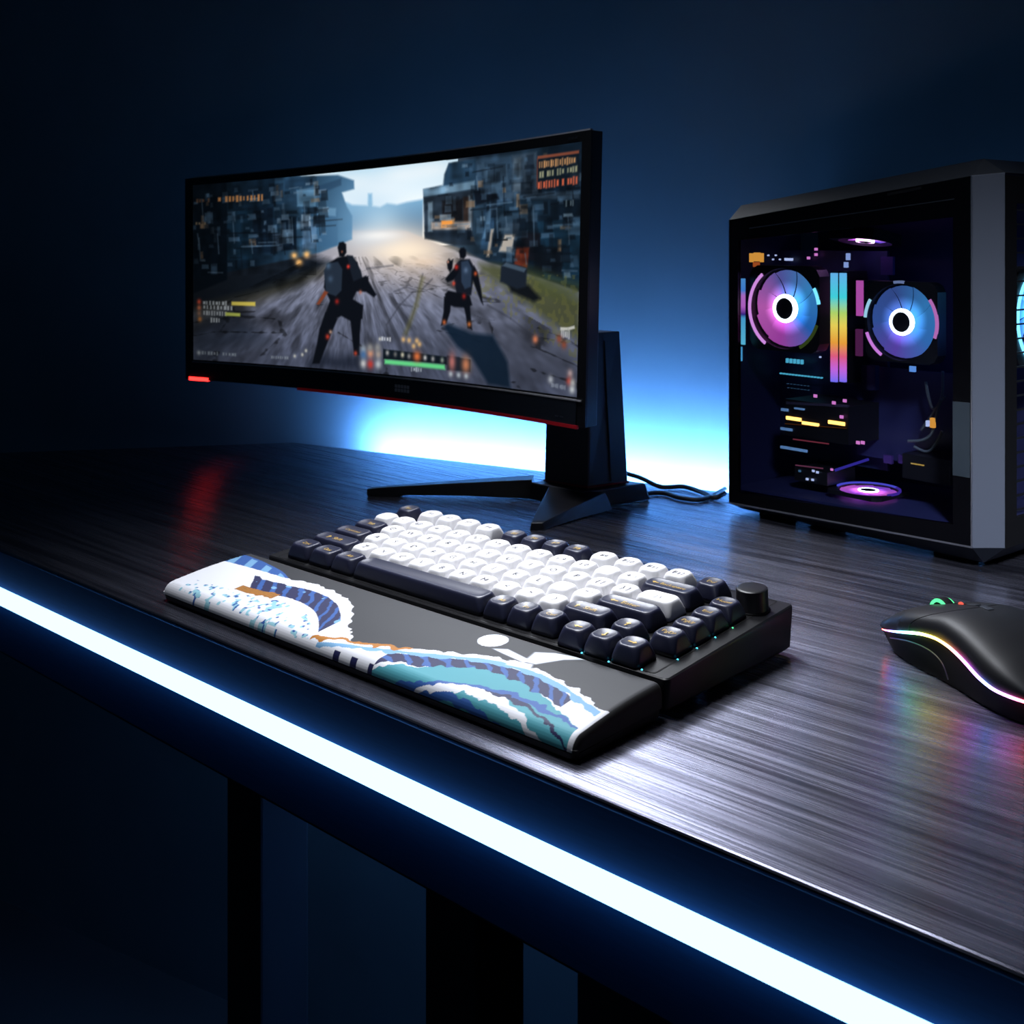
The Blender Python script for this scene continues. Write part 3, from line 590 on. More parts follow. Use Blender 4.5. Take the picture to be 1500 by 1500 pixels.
# long shadow on the right, figures
sp.poly([(0.674,0.749),(0.688,0.74),(0.75,0.778),(0.801,0.78),(0.837,0.889),(0.845,1.001),(0.791,0.994),(0.75,0.888),(0.712,0.842)], (14, 30, 48), .92, .012)
sp.poly([(0.318,0.981),(0.349,0.916),(0.399,0.926),(0.457,0.909),(0.462,0.998),(0.318,0.998)], (24, 30, 44), .7, .03)
DK, AR, RD = (12, 15, 22), (34, 44, 58), (186, 42, 34)
def figure(parts, spots):
    for q, col in parts: sp.poly(q, col, 1, .005)
    for q, col, r in spots: sp.blob(*q, r * .75, r * 1.8, col, .9)
figure((([(0.397,0.381),(0.401,0.356),(0.412,0.352),(0.42,0.366),(0.421,0.407),(0.413,0.432),(0.402,0.426)], DK), ([(0.368,0.464),(0.398,0.431),(0.422,0.424),(0.451,0.457),(0.457,0.523),(0.448,0.605),(0.437,0.647),(0.379,0.658),(0.36,0.583)], DK), ([(0.36,0.498),(0.373,0.459),(0.398,0.453),(0.41,0.49),(0.408,0.598),(0.393,0.627),(0.366,0.611)], AR), ([(0.422,0.42),(0.438,0.424),(0.46,0.498),(0.467,0.556),(0.446,0.589),(0.433,0.507)], (22, 28, 38)), ([(0.437,0.556),(0.474,0.523),(0.482,0.555),(0.502,0.616),(0.495,0.63),(0.474,0.604),(0.446,0.602)], DK), ([(0.472,0.531),(0.48,0.526),(0.48,0.572),(0.474,0.572)], DK), ([(0.362,0.6),(0.372,0.608),(0.348,0.673),(0.34,0.67)], (120, 60, 40)),
        ([(0.377,0.65),(0.437,0.639),(0.467,0.67),(0.465,0.736),(0.437,0.754),(0.408,0.727),(0.379,0.756),(0.363,0.727)], DK), ([(0.365,0.71),(0.398,0.741),(0.379,0.827),(0.361,0.914),(0.349,0.976),(0.329,0.979),(0.341,0.883),(0.349,0.796)], DK), ([(0.432,0.738),(0.462,0.719),(0.458,0.818),(0.458,0.917),(0.443,0.919),(0.437,0.821)], DK)),
       (([(0.426,0.478)][0], (228, 60, 50), .006), ([(0.396,0.654)][0], (150, 34, 30), .008), ([(0.371,0.835)][0], (200, 60, 44), .008), ([(0.379,0.81)][0], (190, 150, 130), .006), ([(0.447,0.91)][0], (190, 70, 50), .007), ([(0.372,0.473)][0], (70, 92, 116), .010), ([(0.378,0.54)][0], (58, 76, 98), .010), ([(0.459,0.605)][0], (160, 100, 84), .006), ([(0.409,0.403)][0], (120, 72, 56), .004)))
figure((([(0.714,0.415),(0.718,0.401),(0.726,0.398),(0.732,0.41),(0.732,0.437),(0.726,0.451),(0.717,0.445)], DK), ([(0.705,0.477),(0.718,0.451),(0.741,0.451),(0.755,0.493),(0.749,0.566),(0.746,0.61),(0.711,0.614),(0.703,0.552)], (20, 24, 34)), ([(0.72,0.463),(0.737,0.456),(0.746,0.493),(0.745,0.573),(0.73,0.584),(0.721,0.552)], (40, 54, 74)), ([(0.684,0.53),(0.694,0.507),(0.711,0.474),(0.715,0.504),(0.702,0.544),(0.686,0.555),(0.68,0.54)], DK), ([(0.684,0.462),(0.689,0.447),(0.694,0.456),(0.7,0.45),(0.698,0.492),(0.692,0.51),(0.686,0.492)], DK), ([(0.752,0.481),(0.761,0.507),(0.77,0.58),(0.776,0.652),(0.77,0.638),(0.757,0.58),(0.748,0.537)], DK), ([(0.68,0.609),(0.688,0.591),(0.742,0.61),(0.749,0.654),(0.731,0.667),(0.704,0.665),(0.682,0.65)], DK), ([(0.678,0.62),(0.696,0.627),(0.694,0.687),(0.685,0.74),(0.671,0.752),(0.677,0.688)], DK), ([(0.727,0.655),(0.743,0.654),(0.747,0.727),(0.75,0.764),(0.738,0.757),(0.733,0.699)], DK)),
       (([(0.708,0.486)][0], RD, .007), ([(0.728,0.616)][0], (150, 34, 30), .007), ([(0.756,0.515)][0], (196, 84, 46), .006), ([(0.679,0.736)][0], (196, 100, 56), .007), ([(0.742,0.739)][0], (196, 110, 56), .007), ([(0.702,0.559)][0], (196, 64, 48), .006), ([(0.732,0.5)][0], (84, 104, 132), .008), ([(0.687,0.462)][0], (196, 140, 120), .004)))
# on-screen overlays
OR, YE, LW = (206, 140, 82), (226, 206, 92), (196, 204, 210)
sp.dashes(*[(0.009,0.091),(0.049,0.092)], .020, (120, 84, 60), .7, 1, 5); sp.dashes(*[(0.069,0.091),(0.198,0.098)], .030, OR, .9, 2, 13); sp.dashes(*[(0.007,0.22),(0.039,0.223)], .016, (150, 130, 100), .8, 3, 4)
sp.poly([(0.9,0.042),(0.993,0.038),(0.994,0.173),(0.9,0.165)], (14, 24, 34), .75, .004); sp.line([(0.9,0.039),(0.993,0.038)], .012, (150, 80, 58), .9); sp.line([(0.9,0.042),(0.9,0.162)], .006, (120, 60, 50), .8)
sp.dashes(*[(0.904,0.07),(0.992,0.068)], .026, (226, 164, 108), 1, 4, 17); sp.dashes(*[(0.905,0.111),(0.991,0.103)], .022, (186, 186, 148), .9, 5, 15); sp.dashes(*[(0.902,0.154),(0.993,0.148)], .028, (232, 108, 74), 1, 6, 15); sp.dashes(*[(0.966,0.236),(0.991,0.237)], .024, (120, 140, 150), .8, 7, 5)
for q, s_ in (([(0.027,0.673),(0.106,0.676)], 8), ([(0.028,0.697),(0.113,0.702)], 9), ([(0.028,0.73),(0.094,0.734)], 10)): sp.dashes(*q, .022, LW, .85, s_, 9)
sp.poly([(0.106,0.665),(0.172,0.665),(0.172,0.687),(0.106,0.685)], YE, 1, .004); sp.poly([(0.089,0.725),(0.13,0.728),(0.13,0.746),(0.089,0.744)], (186, 196, 90), 1, .004); sp.dashes(*[(0.048,0.77),(0.077,0.771)], .024, LW, .9, 11, 4)
for q, col in zip([(0.016,0.668),(0.016,0.702),(0.016,0.734),(0.018,0.767)], ((228, 84, 58), (216, 120, 84), (150, 110, 90), (206, 130, 66))): sp.blob(*q, .006, .016, col, 1)
sp.blob(*[(0.015,0.959)][0], .006, .014, (200, 210, 216), .9); sp.dashes(*[(0.023,0.958),(0.123,0.959)], .018, (160, 172, 184), .8, 12, 12); sp.dashes(*[(0.216,0.96),(0.265,0.958)], .013, (150, 160, 170), .7, 13, 8)
for q in [(0.312,0.914),(0.302,0.936),(0.281,0.946),(0.512,0.832)]: sp.blob(*q, .004, .010, (206, 206, 196), .9)
sp.dashes(*[(0.516,0.829),(0.544,0.831)], .018, (210, 214, 222), .9, 14, 4)
for q in [(0.574,0.827),(0.589,0.829),(0.609,0.829),(0.616,0.844),(0.601,0.855)]: sp.blob(*q, .006, .014, (220, 176, 116), .9)
for q, col in zip([(0.468,0.889),(0.468,0.915),(0.468,0.958),(0.487,0.904),(0.487,0.958),(0.508,0.906),(0.508,0.955),(0.486,0.877),(0.506,0.874)], ((150, 160, 170), (70, 110, 160), (206, 206, 206), (222, 150, 116), (200, 60, 52), (170, 156, 146), (190, 196, 200), (140, 140, 140), (140, 140, 140))): sp.blob(*q, .009, .024, col, .95)
sp.poly([(0.521,0.879),(0.687,0.892),(0.688,0.928),(0.521,0.927)], (10, 18, 26), .92, .004); sp.poly([(0.525,0.929),(0.681,0.929),(0.683,0.951),(0.525,0.95)], (104, 220, 140), 1, .006)
for q, col in zip([(0.532,0.896),(0.553,0.9),(0.572,0.9),(0.589,0.904),(0.61,0.902),(0.631,0.905),(0.651,0.907),(0.675,0.909)], ((170, 170, 170), (110, 110, 110), (206, 200, 176), (140, 140, 140), (228, 118, 66), (200, 200, 200), (160, 160, 160), (140, 150, 140))): sp.blob(*q, .005 if col[0] < 220 else .011, .014 if col[0] < 220 else .026, col, .95)
sp.dashes(*[(0.595,0.964),(0.625,0.963)], .018, (186, 196, 206), .9, 15, 5)
sp.poly([(0.687,0.886),(0.749,0.891),(0.749,0.95),(0.688,0.952)], (16, 26, 38), .9, .004); sp.line([(0.72,0.888),(0.748,0.891),(0.748,0.95)], .006, (90, 100, 112), .8)
sp.blob(*[(0.7,0.914)][0], .010, .045, (190, 116, 110), .95); sp.blob(*[(0.735,0.92)][0], .012, .040, (206, 130, 92), .95)
for q in [(0.697,0.968),(0.717,0.969),(0.736,0.97)]: sp.blob(*q, .006, .014, (186, 196, 204), .9)
sp.line([(0.959,0.735),(0.976,0.734),(0.991,0.725)], .012, (226, 226, 220), .9); sp.dashes(*[(0.961,0.754),(0.982,0.757)], .030, (220, 222, 220), 1, 16, 5)
for q, col in zip([(0.902,0.785),(0.957,0.776),(0.968,0.798),(0.939,0.943),(0.983,0.909),(0.981,0.94),(0.989,0.944),(0.988,0.972)], ((226, 130, 90), (150, 80, 60), (150, 80, 60), (190, 196, 206), (196, 170, 170), (206, 84, 74), (196, 196, 196), (226, 232, 236))): sp.blob(*q, .007, .018, col, .95)
sp.dashes(*[(0.941,0.964),(0.974,0.968)], .013, (170, 180, 196), .8, 17, 12)
# dark corners of the game view
sp.c *= (.72 + .36 * np.exp(-(((u_ - .52) / .55) ** 2 + ((v_ - .40) / .8) ** 2)))[:, None]
sp.c[u_ < .22] *= (.62 + .38 * (u_[u_ < .22] / .22))[:, None]
set_print(me, np.clip(sp.c, 0, 255)); M_['screen'] = attr_mat('lit_screen', True, 1.0)
link('screen', me, M_['screen'], mon, smooth=180)
# stand
C3 = [(-0.0456,0.0466),(0.0035,0.0494),(0.0176,0.0929)]
c0, c1, c2 = [Vector(q) for q in C3]; c3 = c0 + c2 - c1
top_ = [c0 + (c3 - c0) * .10, c1 + (c2 - c1) * .10, c1 + (c2 - c1) * .86 + (c0 - c1) * .06, c0 + (c3 - c0) * .86]
mb = MB(); mb.hexa([tuple(q) for q in (c0, c1, c2, c3)], .016, .158, [tuple(q) for q in top_]); obj('column', mb, M_['dark'], mon, bevel=.0012)
cc = (c0 + c2) / 2
mb = MB(); mb.hexa([tuple(cc + (q - cc) * 1.02) for q in (c0, c1, c2, c3)], .0165, .0185); obj('red_ring', mb, mat('dull_red', (.20, .006, .01), .4), mon)
s1 = (c1 + c2) / 2
mb = MB(); q0, q1 = c1 + (c2 - c1) * .55, c1 + (c2 - c1) * .57; nx_ = .0006
t0, t1 = [Vector(top_[1]) + (Vector(top_[2]) - Vector(top_[1])) * k for k in (.42, .45)]
mb.rings([[(q0.x + nx_, q0.y, .02), (q1.x + nx_, q1.y, .02), (q1.x - .002, q1.y, .02)], [(t0.x + nx_, t0.y, .15), (t1.x + nx_, t1.y, .15), (t1.x - .002, t1.y, .15)]]); obj('column_seam', mb, M_['rubber'], mon)
mb = MB(); nk = cc + Vector((-.01, -.02)); mb.box(cc.x - .035, cc.x + .012, .03, cc.y, .11, .15); obj('tilt_arm', mb, M_['black'], mon, bevel=.002)
FT = [(-0.1805,-0.0539),(-0.0501,0.032),(-0.0745,0.081),(-0.1829,-0.0491),(0.0191,-0.0518),(0.0282,-0.044),(0.033,0.1073),(0.0325,0.1103),(-0.0082,0.0534),(-0.0372,0.0394),(-0.0621,0.0495)]
f = [Vector(q) for q in FT]
hub = [c0 + Vector((-.012, -.012)), c1 + Vector((.006, -.016)), Vector(f[6]) , c3 + Vector((-.010, .012))]
mb = MB(); mb.hexa([tuple(q) for q in hub], .0006, .016, [tuple(cc + (q - cc) * .93) for q in hub]); obj('base_hub', mb, M_['black'], mon, bevel=.0015)
# left foot
a0, a1 = f[0], hub[0] + Vector((.006, .001)); d_ = (a1 - a0).normalized(); n_ = Vector((-d_.y, d_.x))
mb = MB(); rs = []
for t, wd, zb, zt in ((0, .007, .0006, .0066), (.03, .010, .0, .0074), (.18, .013, .0, .0094), (.24, .0135, .0018, .0102), (.6, .019, .0024, .0145), (1., .028, .0012, .0185)):
    q = a0 + (a1 - a0) * t; rs.append([(q.x - n_.x * 0, q.y - n_.y * 0, zb), (q.x + n_.x * wd, q.y + n_.y * wd, zb), (q.x + n_.x * wd * .9, q.y + n_.y * wd * .9, zt), (q.x + n_.x * wd * .12, q.y + n_.y * wd * .12, zt)])
mb.rings(rs); obj('foot', mb, M_['black'], mon, bevel=.0006)
# right foot, running to the front
mb = MB(); rs = []
tl, tr = f[4], f[5]; rr_ = f[6]; ll = hub[0] + (hub[1] - hub[0]) * .3
for t, zb, zt in ((0, .0, .0062), (.05, .0, .0072), (.45, .0014, .0115), (1., .0012, .0158)):
    l = tl + (ll - tl) * t; r = tr + (rr_ - tr) * t * .62; g = (r - l) * .1
    rs.append([(l.x, l.y, zb), (r.x, r.y, zb), ((r - g).x, (r - g).y, zt), ((l + g).x, (l + g).y, zt)])
mb.rings(rs); obj('foot', mb, M_['black'], mon, bevel=.0006)

# ------------------------------------------------------------------ cables from the stand to the computer
def bez(pts, n=14):
    P = [Vector(p) for p in pts]; out = []
    for i in range(len(P) - 1):
        p0, p1, p2, p3 = P[max(i - 1, 0)], P[i], P[i + 1], P[min(i + 2, len(P) - 1)]
        for k in range(n):
            t = k / n; out.append(.5 * ((2 * p1) + (p2 - p0) * t + (2 * p0 - 5 * p1 + 4 * p2 - p3) * t * t + (3 * p1 - p0 - 3 * p2 + p3) * t ** 3))
    return out + [P[-1]]
for pts, lab in (([(-0.0326,0.4217,0.012),(-0.0156,0.4281,0.008),(0.0096,0.4273,0.003),(0.0261,0.4426,0.003),(0.055,0.4322,0.003),(0.0738,0.4219,0.003),(0.0777,0.4344,0.006)], 'thin black cable arching from the monitor column to the computer tower'),
                 ([(0.0144,0.3897,0.0025),(0.0251,0.4077,0.0025),(0.0487,0.4017,0.0025),(0.0661,0.4062,0.0025),(0.0675,0.4269,0.0025),(0.0591,0.4637,0.0025)], 'thin black cable lying flat on the desk nearest the tower base')):
    mb = MB(); mb.tube(bez(pts), .0022, 10); o = obj('cable', mb, M_['cable'], smooth=180); o['label'] = lab; o['category'] = 'cable'; o['group'] = 'cables behind the monitor stand'

# ------------------------------------------------------------------ computer tower
PO = (0.3396,0.3533,-0.0); PH = math.radians(-8)
PQ = [(-0.2287,0.2607),(-0.0011,0.2903),(-0.0,0.0175),(-0.2287,0.0101)]
pc = thing('computer_tower', 'black computer tower with a glass side and glowing coloured fans and memory', 'computer', PO, PH)
sL = (PQ[0][0] + PQ[3][0]) / 2; sR = 0.; CF = .0165; DEP = .135
def zb(s): t = (s - sL) / (sR - sL); return PQ[3][1] * (1 - t) + PQ[2][1] * t
def zt(s): t = (s - sL) / (sR - sL); return PQ[0][1] * (1 - t) + PQ[1][1] * t
O8 = [(sL, 0), (sR, 0), (sR + CF, CF), (sR + CF, DEP - CF), (sR, DEP), (sL, DEP), (sL - CF * .8, DEP - CF), (sL - CF * .8, CF)]
O4 = [(sL, CF), (sR, CF), (sR, CF), (sR, DEP - CF), (sR, DEP - CF), (sL, DEP - CF), (sL, DEP - CF), (sL, CF)]
def fr(name, quad_pts, m, d0=0, d1=.004, parent=None, bevel=0):
    """a flat piece on the side face, from (s, z) corners, between depths"""
    mb = MB(); mb.rings([[(s, d0, z) for s, z in quad_pts], [(s, d1, z) for s, z in quad_pts]]); return obj(name, mb, m, parent or pc, bevel=bevel)
# pillars: the chamfered uprights
def pillar(p, q, th, name, m):
    mb = MB(); dx, dy = q[0] - p[0], q[1] - p[1]; l = math.hypot(dx, dy); nx, ny = -dy / l * th, dx / l * th
    pl = [p, q, (q[0] + nx, q[1] + ny), (p[0] + nx, p[1] + ny)]
    mb.rings([[(x, y, zb(x)) for x, y in pl], [(x, y, zt(x)) for x, y in pl]]); return obj(name, mb, m, pc, bevel=.0004)
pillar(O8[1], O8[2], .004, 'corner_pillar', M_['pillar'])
pillar(O8[7], O8[0], .004, 'corner_pillar', M_['dark'])
pillar(O8[3], O8[4], .004, 'corner_pillar', M_['dark']); pillar(O8[5], O8[6], .004, 'corner_pillar', M_['dark'])
# top cap and bottom tray with sloping edges
TH = .013
mb = MB(); mb.rings([[(x, y, zt(x) - .0002) for x, y in O8], [(x, y, zt(x) + TH) for x, y in O4]]); obj('top_cap', mb, M_['cap'], pc, bevel=.0003)
mb = MB(); mb.rings([[(x, y, max(zb(x) - .0135, .003)) for x, y in O4], [(x, y, zb(x) + .0002) for x, y in O8]]); obj('bottom_tray', mb, M_['dark'], pc, bevel=.0003)
for s in (sL + .03, sR - .03):
    for y in (.03, DEP - .03):
        mb = MB(); mb.box(s - .014, s + .014, y - .008, y + .008, 0, zb(s) - .002); obj('foot', mb, M_['rubber'], pc)
# side frame round the glass
G = [(-0.2187,0.2426),(-0.0151,0.26),(-0.0151,0.0321),(-0.2187,0.0209)]
def bar(name, a, b, c, d, m=M_['gloss'], d0=0., d1=.004): return fr(name, [a, b, c, d], m, d0, d1)
e = .0004
bar('side_frame', (sL, zt(sL) - e), (sR, zt(sR) - e), G[1], G[0]); bar('side_frame', G[3], G[2], (sR, zb(sR) + e), (sL, zb(sL) + e))
bar('side_frame', (sL, zt(sL) - e), G[0], G[3], (sL, zb(sL) + e)); bar('side_frame', G[1], (sR, zt(sR) - e), (sR, zb(sR) + e), G[2])
fr('glass_panel', G, M_['glass'], .0012, .0030)
for (s0, z0_), (s1, z1_) in (((sL, zb(sL)), (sR, zb(sR))),):
    fr('edge_line', [(s0, z0_), (s1, z1_), (s1, z1_ + .0012), (s0, z0_ + .0012)], M_['silver'], -.0006, .002)
E1 = [(-0.2058,0.2527),(-0.014,0.2731)]
fr('edge_line', [E1[0], E1[1], (E1[1][0], E1[1][1] + .0007), (E1[0][0], E1[0][1] + .0007)], M_['grey'], -.0003, .001)
fr('edge_line', [(sL, zb(sL)), (sL + .0008, zb(sL)), (sL + .0008, zt(sL)), (sL, zt(sL))], M_['grey'], -.0005, .002)
fr('edge_line', [(sR - .0008, zb(sR)), (sR, zb(sR)), (sR, zt(sR)), (sR - .0008, zt(sR))], M_['silver'], -.0005, .002)
# shell: rear wall (far side), left end wall, front grille side
mb = MB(); mb.rings([[(x, y, zb(x) + .001) for x, y in ((sL, DEP - .006), (sR, DEP - .006), (sR, DEP), (sL, DEP))], [(x, y, zt(x) - .001) for x, y in ((sL, DEP - .006), (sR, DEP - .006), (sR, DEP), (sL, DEP))]]); obj('far_panel', mb, M_['interior'], pc)
mb = MB(); xs_ = sL - CF * .8; mb.box(xs_, xs_ + .003, CF, DEP - CF, zb(sL), zt(sL)); obj('end_panel', mb, M_['interior'], pc)
# front face: frame with a mesh and three lit fans behind
FX = sR + CF
def fbox(name, y0, y1, z0_, z1_, m, x0=None, x1=None, parent=None):
    mb = MB(); mb.box(FX - .004 if x0 is None else x0, FX if x1 is None else x1, y0, y1, z0_, z1_); return obj(name, mb, m, parent or pc)
fbox('front_frame', CF, CF + .017, zb(0), zt(0), M_['rubber']); fbox('front_frame', DEP - CF - .012, DEP - CF, zb(0), zt(0), M_['rubber'])
fbox('front_frame', CF + .017, DEP - CF - .012, zt(0) - .02, zt(0), M_['rubber']); fbox('front_frame', CF + .017, DEP - CF - .012, zb(0), zb(0) + .02, M_['rubber'])
for k in range(22):
    z = zb(0) + .025 + k * (zt(0) - zb(0) - .05) / 21
    fbox('grille_bar', CF + .017, DEP - CF - .012, z - .0006, z + .0006, M_['black'], FX - .003, FX - .001)
# fans ---------------------------------------------------------------
def fan(c, R, face, ring_stops, blade_stops, b_str, name='cooling_fan', arcs=(), thk=.42, r_str=6.):
    """a square-framed fan; built facing -y, then turned"""
    S_ = R * 1.09; mb = MB(); n = 48
    sq = []
    for k in range(n):
        a = 2 * PI * k / n; q = S_ / max(abs(math.cos(a)), abs(math.sin(a))); q = min(q, S_ * 1.30); sq.append((q * math.cos(a), q * math.sin(a)))
    ci = [(R * 1.03 * math.cos(2 * PI * k / n), R * 1.03 * math.sin(2 * PI * k / n)) for k in range(n)]
    th = R * thk
    ring = lambda P, y: [(x, y, z) for x, z in P]
    mb.rings([ring(ci, 0), ring(sq, 0), ring(sq, th), ring(ci, th), ring(ci, 0)], caps=False)
    o = obj(name, mb, M_['black'], pc); o.location = c; o.rotation_euler = face
    mb = MB(); nb = 9
    for k in range(nb):
        a0 = 2 * PI * k / nb; rs = []
        for i in range(7):
            r = R * (.30 + .68 * i / 6); sweep = .25 * (i / 6) ** 1.3; wd = 2 * PI / nb * 1.04
            row = [((r * math.cos(a0 + sweep + wd * (j / 4 - .5))), th * (.30 + .20 * (j / 4)), r * math.sin(a0 + sweep + wd * (j / 4 - .5))) for j in range(5)]
            rs.append(row + [(x, y + R * .02, z) for x, y, z in reversed(row)])
        mb.rings(rs)
    obj('fan_blades', mb, ramp_glow('lit_blades', blade_stops, b_str, angular=True, falloff=R), o, smooth=40)
    mb = MB(); mb.lathe([(R * .275, th * .04), (R * .355, th * .04), (R * .365, th * .14), (R * .355, th * .28), (R * .275, th * .28)], 'y', n=48, closed=True)
    obj('light_ring', mb, ramp_glow('ring_light', ring_stops, r_str, angular=True), o, smooth=60)
    mb = MB(); mb.lathe([(.0005, th * .0), (R * .22, th * .0), (R * .28, th * .08), (R * .28, th * .8), (.0005, th * .8)], 'y', n=36); obj('hub', mb, M_['black'], o, smooth=40)
    for a0, a1, col, st in arcs:
        mb = MB(); rs = []
        for k in range(19):
            a = math.radians(a0 + (a1 - a0) * k / 18); rs.append([(R * q * math.cos(a), y, R * q * math.sin(a)) for q, y in ((1.045, -.0012), (1.12, -.0012), (1.12, .0006), (1.045, .0006))])
        mb.rings(rs); obj('rim_light', mb, glow('rim_light', lin(col), st), o)
    return o
BLUE, CYAN, WHT, PINK, VIO, DEEP = (60, 130, 225), (110, 225, 255), (235, 250, 255), (235, 110, 215), (135, 95, 220), (45, 80, 170)
cyc = lambda *c: [(i / (len(c) - 1), q) for i, q in enumerate(c)]
F1, F2 = (-0.1848,0.1835), (-0.0777,0.1772)
RF = (0.034,0.0297)
fan((F1[0], .020, F1[1]), RF[0], (0, 0, 0), cyc(WHT, WHT, WHT, WHT, WHT), cyc((240, 120, 215), (205, 85, 195), (50, 125, 215), (75, 170, 235), (110, 110, 190), (240, 120, 215)), .62,
    arcs=((128, 238, (225, 150, 225), 1.1), (8, 30, (120, 220, 245), 1.6), (-62, -20, (120, 150, 70), .18)))
fan((F2[0], .030, F2[1]), RF[1], (0, 0, 0), cyc(WHT, WHT, WHT, WHT, WHT), cyc((75, 115, 200), (125, 95, 215), (75, 150, 235), (75, 165, 235), (75, 105, 180), (75, 115, 200)), .55,
    arcs=((148, 176, (170, 225, 240), 1.), (198, 238, (215, 130, 220), 1.1), (-20, 36, (220, 130, 205), .8), (84, 100, (150, 170, 220), .5)))
BF = (-0.1191,0.0478)
fan((BF[0], BF[1], .034), .0235, (-PI / 2, 0, 0), thk=.14, ring_stops=cyc(WHT, WHT, WHT, WHT, WHT), blade_stops=cyc((225, 110, 220), (170, 80, 225), (225, 105, 215), (140, 80, 225), (225, 110, 220)), b_str=.8, arcs=((60, 200, (90, 90, 230), .8), (-20, 60, (90, 60, 200), .5)))
TF = (-0.1319,0.2397)
fan((TF[0], .062, TF[1] + .001), .0215, (PI / 2 - .16, 0, 0), cyc((255, 200, 255), (255, 170, 240), (255, 220, 255), (255, 170, 240), (255, 200, 255)), cyc((215, 100, 220), (110, 80, 225), (235, 140, 225), (90, 80, 225), (215, 100, 220)), 1.1)
fan((FX - .006, .083, .184), .0345, (0, 0, PI / 2), cyc(WHT, WHT, WHT, WHT, WHT), cyc((60, 140, 240), (80, 120, 235), (60, 150, 240), (90, 190, 250), (60, 140, 240)), 1.0, arcs=((120, 250, (110, 205, 255), 2.2),))
# lights and boards -----------------------------------------------------
def lit(name, pix, depth, th, m, parent=None):
    """a little box from two (s, z) corners at a depth"""
    (s0, z0_), (s1, z1_) = pix; mb = MB(); mb.box(min(s0, s1), max(s0, s1), depth, depth + th, min(z0_, z1_), max(z0_, z1_)); return obj(name, mb, m, parent or pc)
lit('motherboard', [(-0.2801,0.2332),(-0.125,0.0438)], .085, .003, M_['pcb'])
lit('cable_tray', [(-0.1475,0.1341),(-0.0578,0.0561)], .074, .004, M_['interior'])
RAMP = [(0, (120, 120, 250)), (.12, (215, 110, 225)), (.24, (245, 100, 130)), (.36, (255, 170, 60)), (.52, (255, 225, 90)), (.64, (190, 230, 110)), (.78, (70, 225, 225)), (1, (110, 190, 240))]
RZ = [0.2144,0.1204]
M_['ram'] = ramp_glow('memory_light', RAMP, 1.05, 2, RZ[1], RZ[0])
for q in ([(-0.1582,0.2143),(-0.1526,0.1204)], [(-0.1492,0.2145),(-0.1438,0.1212)]):
    b = lit('memory_stick', ((q[0][0], q[0][1] + .0015), (q[1][0], q[1][1] - .0015)), .053, .03, M_['black']); lit('light_bar', q, .050, .0032, M_['ram'], b)
for q, st in (([(-0.1359,0.2083),(-0.1306,0.1783)], .62), ([(-0.1366,0.1669),(-0.1312,0.1441)], .10)):
    b = lit('memory_stick', q, .058, .027, M_['black']); lit('light_bar', q, .055, .0032, glow('pink_bar', lin((235, 105, 210)), st), b)
SZ = [0.2086,0.1498]
M_['strip'] = ramp_glow('edge_strip_light', [(0, (110, 220, 250)), (.4, (90, 190, 235)), (.46, (60, 40, 150)), (.58, (220, 120, 225)), (.74, (215, 130, 225)), (.82, (80, 150, 240)), (1, (90, 170, 235))], .75, 2, SZ[1], SZ[0])
lit('light_strip', [(-0.2256,0.2086),(-0.2218,0.15)], .012, .002, M_['strip']); lit('light_strip', [(-0.2275,0.1478),(-0.2252,0.1352)], .012, .002, glow('cyan_strip', lin((90, 190, 245)), .7))
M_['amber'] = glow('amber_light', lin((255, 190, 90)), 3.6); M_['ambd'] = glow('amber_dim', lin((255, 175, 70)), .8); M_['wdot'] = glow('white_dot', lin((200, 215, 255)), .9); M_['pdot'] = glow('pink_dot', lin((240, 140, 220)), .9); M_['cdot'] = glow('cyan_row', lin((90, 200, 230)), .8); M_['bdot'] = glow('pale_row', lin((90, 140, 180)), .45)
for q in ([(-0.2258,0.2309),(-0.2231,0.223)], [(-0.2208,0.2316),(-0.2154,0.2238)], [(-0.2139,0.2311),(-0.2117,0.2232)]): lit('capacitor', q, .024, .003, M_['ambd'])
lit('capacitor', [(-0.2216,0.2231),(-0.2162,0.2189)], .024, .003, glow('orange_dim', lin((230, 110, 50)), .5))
def sbar(name, a, b, h, dep, m, parent=None):
    mb = MB(); mb.rings([[(a[0], d, a[1]), (b[0], d, b[1]), (b[0], d, b[1] + h), (a[0], d, a[1] + h)] for d in (dep, dep + .001)]); return obj(name, mb, m, parent or pc)
def dot(p, r, m, dep): lit('indicator', ((p[0] - r, p[1] - r * .8), (p[0] + r, p[1] + r * .8)), dep, .001, m)
for p in [(-0.2096,0.2292),(-0.2044,0.2257),(-0.2014,0.2293),(-0.1969,0.2258),(-0.168,0.1469),(-0.1546,0.1432)]: dot(p, .0008, M_['wdot'], .03)
for p in [(-0.2035,0.2264),(-0.1953,0.2296),(-0.1953,0.2345),(-0.1938,0.2141)]: dot(p, .0015, M_['pdot'], .08)
lit('indicator', [(-0.2302,0.226),(-0.2209,0.2236)], .08, .001, M_['wdot'])
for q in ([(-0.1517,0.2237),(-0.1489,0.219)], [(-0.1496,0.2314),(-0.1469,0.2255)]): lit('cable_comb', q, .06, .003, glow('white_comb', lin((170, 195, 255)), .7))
def row(name, a, b, n, dep, m, fill=.62):
    for k in range(n):
        s0 = a[0] + (b[0] - a[0]) * k / n; s1_ = s0 + (b[0] - a[0]) / n * fill; lit(name, ((s0, a[1]), (s1_, b[1])), dep, .002, m)
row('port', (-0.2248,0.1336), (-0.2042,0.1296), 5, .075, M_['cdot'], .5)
row('heatsink_fin', (-0.2318,0.1197), (-0.1836,0.1185), 14, .075, M_['cdot'], .5)
